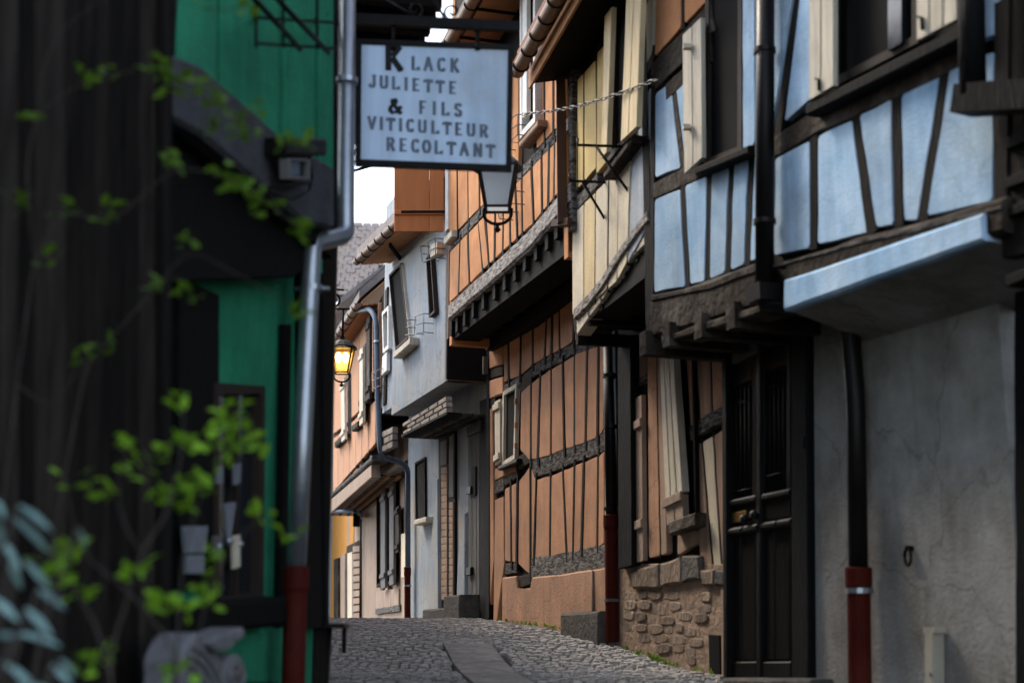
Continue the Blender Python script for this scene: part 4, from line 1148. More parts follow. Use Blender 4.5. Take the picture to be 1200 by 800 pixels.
for q, lab in (([(519, 714), (546, 712), (546, 727), (519, 729)], "low dark doorstep below the louvred door of the grey house"),
               ([(545, 698), (564, 697), (564, 725), (545, 727)], "tall dark stone block at the foot of the plank door")):
    bm = bmesh.new(); slab_w(bm, [Gg.hit(*p) for p in q], Gg.n, .26, .0, .02, .008)
    tag(obj("door_step", bm, M_stonegrey), lab, "step", "stone steps of the grey house")
bm = bmesh.new(); slab_w(bm, [Gg.hit(*p) for p in ((492, 726), (518, 723), (518, 730), (492, 733))], Gg.n, .15, .0, .015, .006)
obj("plinth_slab", bm, M_stonegrey, gre)
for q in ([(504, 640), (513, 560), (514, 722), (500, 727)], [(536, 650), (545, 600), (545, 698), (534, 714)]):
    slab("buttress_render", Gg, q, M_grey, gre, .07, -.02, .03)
# eave, gutter, roof
Ge = Gu.off(.42)
ga, gb = Ge.hit(418, 306), Ge.hit(464, 262)
ext = gb - ga
gutter(gre, ga, gb + ext * .2, .06, M_copper, 7)
for i in range(5):
    o_ = ga - Gu.n * (.06 + .085 * i) - V((0, 0, .04 - .012 * i))
    bm = bmesh.new(); box_w(bm, o_, ext * 1.35, -Gu.n * .075, V((0, 0, .025))); obj("soffit_board", bm, M_soffit, gre)
roof_slab("roof", gre, ga + V((0, 0, .05)), gb + ext * .4 + V((0, 0, .05)), -Gu.n * 5, 4.6, M_tile)
bm = bmesh.new(); bar_w(bm, Gu.off(.30).hit(457, 287), Gu.hit(469, 303), .03, .05); obj("eave_bracket", bm, M_timber, gre)
# blue-grey downpipe between the grey and the peach house
pts = [Pu.off(.26).hit(420, 364), Pu.off(.15).hit(434, 362), Gu2.off(.08).hit(441, 374), Gu2.off(.08).hit(442.5, 466), Gu2.off(.08).hit(445, 520), Gu2.off(.05).hit(447, 534), Gg.off(.08).hit(478, 545), Gg.off(.08).hit(478, 665)]
drainpipe(gre, pts, .036, M_zincblue, red_from=(Gg.off(.08).hit(477.5, 664), Gg.off(.08).hit(477.5, 731)), clamps=[Gu2.off(.08).hit(442, 400)], rad=.12)
bm = bmesh.new(); lathe(bm, Gg.off(.08).hit(477.5, 686), [(.043, -.012), (.055, -.012), (.055, .012), (.043, .012)], 14); obj("pipe_clamp", bm, M_zinc, gre)

# =================================================================== PEACH HOUSE
pea = thing("timbered_house", "peach timbered house with boarded jetty at the bend of the street", "house", (-2.3, 23, gz(23)))
wall("ground_wall", Pg, pea, M_peachpale, 481, 405, gz(22) - .4, 4.2, 0, .3)
wall("upper_wall", Pu, pea, M_timber2, 446, 386, 3.2, Pu.off(.30).hit(408, 374).z - .02, -.012, .3)
pc = Pu.hit(446, 700)
pz = V((0, 0, 0))
pb_ = [(386, 582), (400, 566), (433, 528), (446, 512)]
pm = [(386, 516), (400, 506), (433, 474), (446, 462)]
pt_ = [(386, 430), (400, 412), (433, 368), (446, 350)]
panel_row(Pu, pea, pm, pb_, [(390, 390), (396, 396), (403, 402), (410, 410), (417, 417), (424, 424), (432, 432), (440, 440)], M_peach, post_m=M_timber2, post_w=.05, front=.03)
panel_row(Pu, pea, pt_, [(x, y - 4) for x, y in pm], [(390, 390), (400, 400), (409, 409), (421, 420), (429, 429), (434, 434), (444, 444)], M_peach, post_m=M_timber2, post_w=.05, front=.03)
for q, mm in (([(401, 446), (408, 438), (408, 508), (402, 516)], M_shutW), ([(423, 408), (428, 402), (427, 492), (423, 497)], M_shutW), ([(431, 372), (438, 364), (438, 462), (431, 468)], M_timber2)):
    window(Pu, pea, q, M_shutG if mm is M_shutW else M_timber2, pane=M_dark, fw=.06, front=.08)
    shutter(Pu, pea, [(q[0][0] - 2, q[0][1] + 2), (q[0][0] + 2, q[0][1] - 2), (q[3][0] + 2, q[3][1] - 2), (q[3][0] - 2, q[3][1] + 2)], mm, front=.14, back=.1, boards=1)
    bm = bmesh.new(); slab_w(bm, [Pu.hit(q[3][0] - 2, q[3][1] + 1), Pu.hit(q[2][0] + 1, q[2][1] + 1), Pu.hit(q[2][0] + 1, q[2][1] + 9), Pu.hit(q[3][0] - 2, q[3][1] + 9)], Pu.n, .12, .0, .02); obj("window_box", bm, M_timber2, pea)
beam("jetty_beam", Pu, [(386, 581), (434, 538), (436, 536)], .08, M_weather, pea, front=.05, back=-.2, bev=.02)
slab("jetty_fascia", Pu, [(386, 586), (435, 544), (435, 559), (386, 602)], M_peachpale, pea, .03, -.1, .01)
a, b = Pu.hit(386, 603), Pu.hit(434, 557)
for i in range(8):
    o_ = a - Pu.n * (.62 * i / 8)
    bm = bmesh.new(); box_w(bm, o_ - V((0, 0, .015)), b - a, -Pu.n * (.62 / 8 - .015), V((0, 0, .03))); obj("soffit_board", bm, M_soffit if i % 2 else M_weather, pea)
bm = bmesh.new(); pc = Pu.hit(434, 700); slab_w(bm, [V((pc.x, pc.y, 3.1)), V((pc.x, pc.y, 3.1)) - Pu.n * .6, V((pc.x, pc.y, 4.1)) - Pu.n * .6, V((pc.x, pc.y, 4.1))], -Pu.u, .02, -.05); obj("jetty_side_wall", bm, M_timber, pea)
for q in ([(441, 578), (446, 574), (446, 686), (441, 688)], [(451, 570), (461, 562), (461, 682), (451, 686)]):
    window(Pg, pea, q, M_timber, pane=M_dark, fw=.05, front=.06)
shutter(Pg, pea, [(446, 572), (451, 569), (451, 688), (446, 690)], M_shutG, front=.10, back=.06, boards=1)
shutter(Pg, pea, [(456, 566), (461, 562), (461, 684), (456, 686)], M_shutG, front=.10, back=.06, boards=1)
shutter(Pg, pea, [(463, 595), (467, 592), (467, 646), (463, 648)], M_timber2, front=.08, back=.04, boards=1)
panel_row(Pg, pea, [(440, 692), (468, 688)], [(440, 716), (468, 712)], [(440, 440), (449, 449), (458, 458), (467, 467)], M_peachpale, post_m=M_timber2, post_w=.03, front=.03)
beam("timber_rail", Pg, [(440, 716), (468, 712)], .10, M_weather, pea, front=.03)
slab("meter_cabinet", Pg, [(470, 625), (477, 624), (477, 676), (470, 677)], M_cream, pea, .08, .0, .01)
slab("door_frame", Pg, [(474, 540), (479, 538), (479, 724), (474, 726)], M_timber, pea, .05, .0, .008)
dpp = part_empty("slatted_door", pea, Pg.hit(418, 735))
slab("door_frame", Pg, [(406, 640), (422, 632), (422, 738), (406, 740)], M_timber2, dpp, .02, -.01)
for i in range(11):
    y0 = 640 + i * 8.7
    slab("slat", Pg, [(413.5, y0), (421, y0 - 1), (421, y0 + 6), (413.5, y0 + 7)], M_brownplaster if i % 2 else M_peachpale, dpp, .05, .015, .006)
slab("door_leaf", Pg, [(407, 648), (412.5, 646), (412.5, 736), (407, 738)], M_cream, dpp, .05, .015, .01)
bm = bmesh.new(); cbox(bm, Pg.off(.08).hit(418, 605), .14, .12, .36, Pg.u, Pg.n); obj("alarm_box", bm, M_black, pea)
bm = bmesh.new(); tube(bm, [Pg.off(.05).hit(423, 608), Pg.off(.05).hit(422, 735)], .02, 6); obj("cable_pipe", bm, M_frame, pea)
bm = bmesh.new(); tube(bm, [Pg.off(.5).hit(386, 599), Pg.off(.4).hit(416, 598), Pg.off(.05).hit(424, 604)], .035, 8); obj("waste_pipe", bm, M_zincblue, pea)
# eave and tiled roof (rows of tiles)
Pe = Pu.off(.30)
ga, gb = Pe.hit(391, 401), Pe.hit(417, 360)
ext = gb - ga
gutter(pea, ga - ext * .3, gb + ext * .1, .06, M_copper, 8)
for i in range(4):
    o_ = ga - ext * .3 - Pu.n * (.06 + .08 * i) - V((0, 0, .04 - .012 * i))
    bm = bmesh.new(); box_w(bm, o_, ext * 1.42, -Pu.n * .07, V((0, 0, .025))); obj("soffit_board", bm, M_soffit, pea)
ra, rb = ga - ext * .3 + V((0, 0, .05)), gb + ext * .12 + V((0, 0, .05))
rf = roof_slab("roof", pea, ra, rb, -Pu.n * 3.0, 2.9, M_tile)
bm = bmesh.new()
L_ = (rb - ra); dl = L_.normalized(); sl = (-Pu.n * 3.0 + V((0, 0, 2.9))); nn = dl.cross(sl).normalized()
if nn.z < 0: nn = -nn
for r in range(20):
    for c in range(int(L_.length / .2)):
        o_ = ra + dl * (c * .2 + (r % 2) * .1) + sl * (r / 20) + V((0, 0, .12)) + nn * random.uniform(.0, .012)
        if (c * .2 + (r % 2) * .1 + .19) > L_.length: continue
        slab_w(bm, [o_, o_ + dl * .185, o_ + dl * .185 + sl * .055, o_ + sl * .055], nn, .03, .0)
tl = obj("tiles", bm, M_tile, rf); tl["kind"] = "stuff"
roof_slab("soffit", pea, ra - V((0, 0, .04)) - Pu.n * .05, rb - V((0, 0, .04)) - Pu.n * .05, -Pu.n * 2.9, 2.8, M_soffit, .03)

# =================================================================== HOUSE closing the view, its tiled roof facing down the street
bh = thing("far_house", "far house behind the bend of which only the grey tiled roof shows", "house", (-6, 33, gz(33)))
Bp = Plane((0, 33, 0), (0.05, -1, 0))
e0, e1 = Bp.hit(250, 352), Bp.hit(445, 352); e1.z = e0.z
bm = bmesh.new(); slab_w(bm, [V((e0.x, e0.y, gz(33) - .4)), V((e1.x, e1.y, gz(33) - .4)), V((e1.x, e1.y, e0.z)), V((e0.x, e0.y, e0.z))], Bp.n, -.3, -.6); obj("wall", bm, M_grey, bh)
rfb = roof_slab("roof", bh, e0, e1, -Bp.n * 4.0, 2.9, M_tile)
bm = bmesh.new(); dl = (e1 - e0).normalized(); sl = -Bp.n * 4.0 + V((0, 0, 2.9)); nn = dl.cross(sl).normalized()
if nn.z < 0: nn = -nn
for r in range(18):
    for c in range(int((e1 - e0).length / .22)):
        o_ = e0 + dl * (c * .22 + (r % 2) * .11) + sl * (r / 18) + V((0, 0, .14)) + nn * random.uniform(0, .02)
        slab_w(bm, [o_, o_ + dl * .205, o_ + dl * .205 + sl * .06, o_ + sl * .06], nn, .04, .0)
tl = obj("tiles", bm, M_tile, rfb); tl["kind"] = "stuff"

# =================================================================== OCHRE HOUSE round the bend
och = thing("far_house", "ochre house glowing beyond the peach house at the street bend", "house", (-3.3, 30, gz(30)))
wall("wall", Fg, och, M_ochre, 413, 380, gz(30) - .4, 4.6, 0, .3)
slab("door_leaf", Fg, [(391, 655), (396, 653), (396, 738), (391, 738)], M_timber2, och, .05, .0, .01)
slab("shutter", Fg, [(399, 650), (404, 648), (404, 735), (399, 736)], M_peachpale, och, .05, .0, .01)
pa, pb = Fg.hit(413, 700), Fg.hit(380, 700)
wall("upper_wall", Fg, och, M_peach, 413, 380, 4.6, 6.5, .02, .3)
roof_slab("roof", och, V((pa.x, pa.y, 6.5)) + Fg.n * .4, V((pb.x, pb.y, 6.5)) + Fg.n * .4, -Fg.n * 4, 3.4, M_tile)

# =================================================================== GREEN HOUSE (left)
grn = thing("green_house", "bright green house with dark overhang and silver downpipe on the left", "house", (-1.4, 6.6, gz(6.6)))
def yat(P, Y): # plan point on a left wall at depth Y
    t = (Y - P.p.y) / P.u.y
    return P.p + P.u * t
a, b = yat(Lu, 4.9), Lu.hit(390, 100)
wall("upper_wall", Lu, grn, M_timber, V((a.x, a.y, 0)), V((b.x, b.y, 0)), 2.2, 6.3, -.02, .35)
for xs_ in ((207, 254.5), (259, 327), (333, 369), (374.5, 391)):
    slab("wall_panel", Lu, [(xs_[0], -180), (xs_[1], -180), (xs_[1], 420), (xs_[0], 420)][:2] + [(xs_[1], 64 + (xs_[1] - 205) * .80 + 10), (xs_[0], 64 + (xs_[0] - 205) * .80 + 10)], M_green, grn, .012, -.02, .004)
a, b = yat(Ll, 4.9), Ll.hit(387, 600)
wall("ground_wall", Ll, grn, M_green, V((a.x, a.y, 0)), V((b.x, b.y, 0)), -1.6, 2.4, -.01, .35)
# weathered jetty beam and its soffit
slab("jetty_beam", Lu, [(200, 62), (240, 78), (330, 158), (392, 196), (392, 268), (360, 262), (300, 212), (240, 160), (200, 138)], M_greytimber, grn, .06, -.06, .02, .006)
a, b = Lu.hit(202, 150), Lu.hit(391, 268)
a2, b2 = V((a.x, a.y, min(a.z, b.z))), V((b.x, b.y, min(a.z, b.z)))
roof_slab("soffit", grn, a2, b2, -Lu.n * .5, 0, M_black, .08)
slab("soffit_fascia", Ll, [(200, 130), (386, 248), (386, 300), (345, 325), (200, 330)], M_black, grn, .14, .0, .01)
# ground floor: black shutter, showcase window
slab("black_shutter", Ll, [(212, 325), (258, 345), (258, 690), (212, 690)], M_black, grn, .05, .0, .01)
shw = window(Ll, grn, [(252, 448), (311, 452), (309, 706), (252, 712)], M_frame, pane=M_glass, fw=.045, front=.06, bars=(.5,))
slab("window_ledge", Ll, [(205, 708), (336, 698), (336, 732), (205, 748)], M_black, grn, .16, .0, .02)
slab("plinth", Ll, [(205, 750), (328, 735), (328, 800), (205, 800)], M_green, grn, .02, .0, .01)
for q, m_ in (([(216, 616), (244, 616), (242, 638), (240, 648), (218, 648)], M_paper), ([(219, 650), (240, 650), (240, 672), (219, 672)], M_paper), ([(263, 590), (277, 588), (274, 610), (269, 640), (266, 610)], M_paper), ([(252, 628), (262, 626), (262, 655), (252, 656)], M_shutG), ([(274, 628), (282, 626), (282, 664), (275, 666)], M_cream), ([(276, 545), (283, 542), (282, 566), (276, 568)], M_paper), ([(256, 546), (262, 545), (262, 566), (256, 567)], M_paper)):
    slab("display_card", Ll, q, m_, shw, .085, .07, .003)
for xx, yy, r in ((268, 634, .02), (281, 637, .018), (256, 640, .018)):
    bm = bmesh.new(); lathe(bm, Ll.off(.08).hit(xx, yy), [(.004, -r), (r * .8, -r * .5), (r, 0), (r * .8, r * .5), (.004, r)], 10); obj("display_ball", bm, M_zinc, shw, smooth=True)
slab("corner_board", Ll, [(357, 300), (374, 305), (378, 735), (360, 735)], M_black, grn, .05, .0, .01)
slab("corner_board", Ll, [(378, 320), (385, 323), (386, 735), (381, 735)], M_black, grn, .05, .0, .01)
slab("dark_joint", Ll, [(334, 380), (342, 380), (336, 735), (328, 735)], M_black, grn, .03, .0, .006)
a, b = yat(Lu, 4.9), Lu.hit(391, 100)
roof_slab("roof", grn, V((a.x, a.y, 6.3)) + Lu.n * .45, V((b.x, b.y, 6.3)) + Lu.n * .45, -Lu.n * 4.5, 4.2, M_tile)
pe = Ll.hit(387, 600)
bm = bmesh.new(); slab_w(bm, [V((pe.x, pe.y, -1)), V((pe.x, pe.y, -1)) - Ll.n * 4, V((pe.x, pe.y, 6.3)) - Ll.n * 4, V((pe.x, pe.y, 6.3))], Ll.u, 0, -.2); obj("end_wall", bm, M_timber, grn)
# silver downpipe
P0, P1 = at(407, -60, 7.15), at(405, 276, 7.15)
P2, P3, P4 = at(366, 285, 6.95), at(355, 500, 6.9), at(347, 668, 6.88)
drainpipe(grn, [P0, P1, P2, P3, P4], .047, M_zinc, red_from=(at(347, 664, 6.88), at(342, 860, 6.85)), clamps=[at(406.5, 95, 7.15), at(365, 338, 6.95)], rad=.05)
bm = bmesh.new(); p = at(365, 338, 6.95); tube(bm, [p - V((.09, 0, 0)), p + V((.09, 0, 0))], .011, 8); obj("clamp_bolt", bm, M_zinc, grn)
# small table at the house corner
p = at(396, 733, 7.9)
tb = thing("ledge_table", "dark narrow ledge on a thin leg at the green house corner", "ledge", (p.x, p.y, gz(7.9)))
bm = bmesh.new(); cbox(bm, p - V((.05, 0, 0)), .20, .26, .022); obj("top", bm, M_pipeD, tb)
bm = bmesh.new(); tube(bm, [p + V((.035, 0, -.01)), p + V((.035, 0, -.14))], .012, 8); obj("leg", bm, M_iron, tb)
bm = bmesh.new(); tube(bm, [p + V((-.06, .0, -.01)), V((p.x - .08, p.y, gz(7.9) - .04))], .03, 8); obj("leg", bm, M_iron, tb)

# wall lamp under the jetty
Lq = Lu.off(.12)
p = Lq.hit(347, 190)
wl = thing("wall_lamp", "square black wall lamp under the jetty of the green house", "wall lamp", p)
bm = bmesh.new(); slab_w(bm, [Lq.hit(323, 161), Lq.hit(371, 163), Lq.hit(371, 183), Lq.hit(324, 182)], Lq.n, .05, -.05, .01); obj("housing", bm, M_iron, wl)
bm = bmesh.new()
oq = [Lq.hit(327, 186), Lq.hit(354, 187), Lq.hit(354, 211), Lq.hit(328, 210)]; iq = [Lq.hit(330.5, 189), Lq.hit(351, 190), Lq.hit(351, 208), Lq.hit(331, 207)]
for i in range(4): slab_w(bm, [oq[i], oq[(i + 1) % 4], iq[(i + 1) % 4], iq[i]], Lq.n, .04, .0)
obj("lens_frame", bm, M_shutG, wl)
bm = bmesh.new(); slab_w(bm, iq, Lq.n, .02, .0); obj("lens", bm, M_glass, wl)
bm = bmesh.new(); tube(bm, rounded([Lq.hit(306, 220), Lq.hit(340, 216), Lq.hit(366, 214), Lq.hit(364, 196), Lq.hit(362, 182)], .05), .008, 7); tube(bm, rounded([Lq.hit(312, 224), Lq.hit(342, 234), Lq.hit(363, 224), Lq.hit(366, 205)], .06), .007, 7); obj("bracket", bm, M_iron, wl)

# wrought-iron flower rail at the top of the green wall
Lr = Lu.off(.25)
fr = thing("flower_rail", "wrought iron flower rail across the green upper wall", "flower rail", Lu.hit(330, 55))
bm = bmesh.new()
for yy in (25, 55): bar_w(bm, Lr.hit(300, yy - 4), Lr.hit(392, yy + 2), .012)
for xx in (300, 332, 372): bar_w(bm, Lr.hit(xx, -40), Lr.hit(xx, 56), .010)
obj("rail", bm, M_iron, fr)
bm = bmesh.new()
for p0, p1 in (((290, -10), (352, 58)), ((318, -8), (385, 62))): tube(bm, [Lr.off(.05).hit(*p0), Lr.off(.02).hit(*p1)], .012, 7)
for xx in (300, 372): bar_w(bm, Lr.hit(xx, 25), Lu.hit(xx, 20), .012)
obj("stay", bm, M_iron, fr)

# =================================================================== BARN (far left, black boards)
barn = thing("barn", "black boarded barn wall behind the leaves on the left", "barn", (-1.6, 4, gz(4)))
a, b = yat(Lb, 2.6), Lb.hit(203, 400)
wall("wall", Lb, barn, M_black, V((a.x, a.y, 0)), V((b.x, b.y, 0)), -2.4, 5.4, -.05, .25)
x = -34
while x < 200:
    w = random.uniform(13, 24)
    if x + w > 203: w = 204 - x
    slab("board", Lb, [(x + .9, -150), (x + w - .9, -150), (x + w - .9, 980), (x + .9, 980)], M_barn, barn, random.uniform(-.012, .008), -.05, .008)
    x += w
slab("edge_batten", Lb, [(193, -240), (200, -240), (200, 980), (193, 980)], M_timber, barn, .04, -.02, .008)
roof_slab("roof", barn, V((a.x, a.y, 5.4)) + Lb.n * .4, V((b.x, b.y, 5.4)) + Lb.n * .4, -Lb.n * 4.5, 3.6, M_tile)

# =================================================================== LEFT HOUSE beyond the green one (eave over the street)
lf = thing("left_house", "house beyond the green one whose dark raftered eave shows above the sign", "house", (-1.7, 11.5, gz(11.5)))
def l2(Y): return yat(L2, Y)
a, b = l2(8.2), l2(20)
wall("wall", L2, lf, M_brownplaster, V((a.x, a.y, 0)), V((b.x, b.y, 0)), -.8, 4.2, 0, .3)
e0, e1 = at(500, -5, 8.9), at(424, 188, 12.2)
zt = 4.05
ea, eb = V((e0.x + .14, 8.4, zt)), V((e1.x - .02 + (e0.x + .14 - e1.x + .02) * .29, 11.1, zt))
dl = (eb - ea).normalized(); nl = V((-dl.y, dl.x, 0))
roof_slab("eave_board", lf, ea, eb, nl * .75, -.05, M_timber, .04)
for i in range(14):
    p = ea + (eb - ea) * ((i + .5) / 14) - V((0, 0, .05))
    bm = bmesh.new(); box_w(bm, p - dl * .04, nl * .75, dl * .08, V((0, 0, -.10))); obj("rafter", bm, M_timber, lf)
rfl = roof_slab("roof", lf, ea + V((0, 0, .045)), eb + V((0, 0, .045)), nl * 4.5, 3.0, M_tile)
bm = bmesh.new()
for r in range(4):
    for c in range(18):
        o_ = ea + dl * (c * .21 + (r % 2) * .1) + (nl * 4.5 + V((0, 0, 3.0))) * (r * .03) + V((0, 0, .17)) - nl * .04
        slab_w(bm, [o_, o_ + dl * .19, o_ + dl * .19 + (nl * 4.5 + V((0, 0, 3.0))) * .035, o_ + (nl * 4.5 + V((0, 0, 3.0))) * .035], V((0, 0, 1)), .025, 0)
tl = obj("tiles", bm, M_tile, rfl); tl["kind"] = "stuff"

# =================================================================== HANGING SIGN
SY = 7.5
Sp = Plane((0, SY, 0), (0.0, -1, 0))
sg = thing("hanging_sign", "pale blue wine-grower sign with black lettering hanging from an iron bar", "sign", Sp.hit(510, 195))
corn = [(421, 51), (598.5, 57), (596, 196.5), (420, 190.5)]
bm = bmesh.new(); slab_w(bm, [Sp.hit(*p) for p in corn], Sp.n, .006, -.012); pnl = obj("panel", bm, M_sign, sg)
bm = bmesh.new()
out_ = [(417.5, 46.5), (602, 53.5), (599.5, 201), (416.5, 194.5)]
inn_ = [(424, 53), (595.5, 59.5), (593, 194), (423, 187.5)]
for i in range(4):
    j = (i + 1) % 4
    slab_w(bm, [Sp.hit(*out_[i]), Sp.hit(*out_[j]), Sp.hit(*inn_[j]), Sp.hit(*inn_[i])], Sp.n, .014, -.022)
obj("frame", bm, M_iron, sg)
# stencil letters, strokes in a unit box (x 0..1, y 0..1 up)
ST = {
 'K': [((.16, 0), (.16, 1)), ((.82, 1), (.42, .6)), ((.40, .5), (.90, 0)), ((.04, .02), (.30, .02)), ((.70, .02), (.98, .02)), ((.04, .98), (.30, .98))],
 'L': [((.2, 0), (.2, 1)), ((.2, .05), (.85, .05)), ((.85, .02), (.85, .22))],
 'A': [((.08, 0), (.5, 1)), ((.5, 1), (.92, 0)), ((.25, .35), (.75, .35))],
 'C': [((.85, .82), (.62, .96)), ((.62, .96), (.35, .96)), ((.3, .92), (.15, .65)), ((.15, .65), (.15, .35)), ((.15, .35), (.3, .08)), ((.35, .04), (.62, .04)), ((.62, .04), (.85, .2))],
 'J': [((.68, 1), (.68, .25)), ((.68, .25), (.55, .05)), ((.55, .05), (.25, .05)), ((.25, .05), (.12, .25)), ((.4, .96), (.9, .96))],
 'U': [((.15, 1), (.15, .25)), ((.15, .25), (.3, .05)), ((.3, .05), (.7, .05)), ((.7, .05), (.85, .25)), ((.85, .25), (.85, 1))],
 'I': [((.5, 0), (.5, 1)), ((.28, .97), (.72, .97)), ((.28, .03), (.72, .03))],
 'E': [((.2, 0), (.2, 1)), ((.2, .95), (.85, .95)), ((.2, .5), (.7, .5)), ((.2, .05), (.85, .05))],
 'T': [((.5, 0), (.5, 1)), ((.08, .95), (.92, .95)), ((.08, .95), (.08, .78)), ((.92, .95), (.92, .78))],
 'F': [((.2, 0), (.2, 1)), ((.2, .95), (.85, .95)), ((.2, .5), (.7, .5))],
 'S': [((.82, .82), (.6, .96)), ((.6, .96), (.35, .96)), ((.35, .96), (.17, .78)), ((.17, .74), (.3, .56)), ((.3, .56), (.7, .44)), ((.7, .44), (.84, .26)), ((.84, .22), (.65, .04)), ((.65, .04), (.35, .04)), ((.35, .04), (.15, .2))],
 'V': [((.08, 1), (.5, 0)), ((.5, 0), (.92, 1))],
 'R': [((.18, 0), (.18, 1)), ((.18, .95), (.65, .95)), ((.65, .95), (.82, .75)), ((.82, .75), (.65, .52)), ((.65, .52), (.18, .52)), ((.5, .5), (.88, 0))],
 'O': [((.35, .96), (.65, .96)), ((.68, .93), (.87, .65)), ((.87, .65), (.87, .35)), ((.87, .35), (.68, .07)), ((.65, .04), (.35, .04)), ((.32, .07), (.13, .35)), ((.13, .35), (.13, .65)), ((.13, .65), (.32, .93))],
 'N': [((.15, 0), (.15, 1)), ((.15, 1), (.85, 0)), ((.85, 0), (.85, 1))],
 '&': [((.9, .0), (.3, .75)), ((.3, .75), (.32, .93)), ((.32, .93), (.5, .98)), ((.5, .98), (.6, .8)), ((.6, .8), (.2, .4)), ((.2, .4), (.14, .2)), ((.14, .2), (.35, .03)), ((.35, .03), (.6, .08)), ((.6, .08), (.88, .45)), ((.75, .45), (.98, .45))],
}
HV = {'K': 2.1, 'big&': 1.6}
def letter(bm, ch, cx, cy, w, h, tpx):
    for k, (a, b) in enumerate(ST[ch]):
        pa = V((cx + (a[0] - .5) * w, cy - (a[1] - .5) * h + (a[0] - .5) * w * .055)); pb = V((cx + (b[0] - .5) * w, cy - (b[1] - .5) * h + (b[0] - .5) * w * .055))
        d = (pb - pa); L = d.length
        if L < 1e-4: continue
        d /= L; vert = abs(d.y) > .6
        t = tpx * (1.4 if vert else .7) / 2
        n = V((-d.y, d.x)) * t
        e = d * (t * .3)
        q = [pa - e + n, pb + e + n, pb + e - n, pa - e - n]
        slab_w(bm, [Sp.hit(p.x, p.y) for p in q], Sp.n, .0075 + k * .0002, .005)
bm = bmesh.new()
letter(bm, 'K', 462, 69, 20, 27, 5.2)
obj("initial_letter", bm, M_inkK, pnl)
bm = bmesh.new(); letter(bm, '&', 463, 125, 17, 17, 3.2); obj("ampersand", bm, M_inkK, pnl)
def line(txt, xs_, ya, yb, w, h, t):
    for ch, xx in zip(txt, xs_):
        yy = ya + (yb - ya) * (xx - xs_[0]) / (xs_[-1] - xs_[0])
        bm = bmesh.new(); letter(bm, ch, xx, yy, w * (.62 if ch == 'I' else .88), h, t); obj("letter", bm, M_ink, pnl)
line("LACK", (487, 502, 517.5, 533), 75, 77.5, 11, 15.5, 2.7)
line("JULIETTE", (437, 450, 464, 476, 488, 502, 516, 531), 96, 103.5, 10.5, 14.5, 2.7)
line("FILS", (496, 509, 522, 537), 126.5, 129.5, 10.5, 15, 2.7)
line("VITICULTEUR", (436, 447, 458, 469.5, 481, 495, 510, 524, 538, 552, 567), 144.5, 154, 10.5, 14.5, 2.7)
line("RECOLTANT", (458, 473, 487, 500, 514, 529, 544, 560, 575), 169.5, 177.5, 11, 15, 2.7)
# bar, hangers and scrolls
bm = bmesh.new(); slab_w(bm, [Sp.hit(372, 14), Sp.hit(608, 26), Sp.hit(608, 36.5), Sp.hit(372, 27)], Sp.n, .012, -.025); obj("bracket_bar", bm, M_iron, sg)
for xa, ya, yb in ((461, 26, 60), (559.5, 32, 60)):
    bm = bmesh.new(); tube(bm, [Sp.hit(xa, ya), Sp.hit(xa, yb)], .011, 8); tube(bm, [Sp.hit(xa, ya + 1), Sp.hit(xa, ya + 6)], .02, 8); tube(bm, [Sp.hit(xa, yb - 8), Sp.hit(xa, yb)], .018, 8)
    obj("hanger", bm, M_iron, sg)
def scroll(c, r0, r1, turns, start, sgn=1, n=26):
    return [c + V((math.cos(start + sgn * turns * 2 * math.pi * i / n), 0, math.sin(start + sgn * turns * 2 * math.pi * i / n))) * (r0 + (r1 - r0) * i / n) for i in range(n + 1)]
bm = bmesh.new()
for cx, cy, s in ((486, 12, 1), (530, 14, -1)):
    c = Sp.hit(cx, cy)
    tube(bm, scroll(c, .05, .012, 1.2, math.pi * 1.5, s), .007, 6)
tube(bm, rounded([Sp.hit(388, -24), Sp.hit(440, -6), Sp.hit(486, 20)], .1), .009, 6)
tube(bm, rounded([Sp.hit(520, 20), Sp.hit(508, -2), Sp.hit(470, -28)], .1), .008, 6)
obj("scroll", bm, M_iron, sg)
bm = bmesh.new(); bar_w(bm, Sp.hit(378, 14), Sp.hit(378, 27) , .03); bar_w(bm, Sp.hit(376, 20), Lu.hit(380, 18), .03); obj("wall_fixing", bm, M_iron, sg)

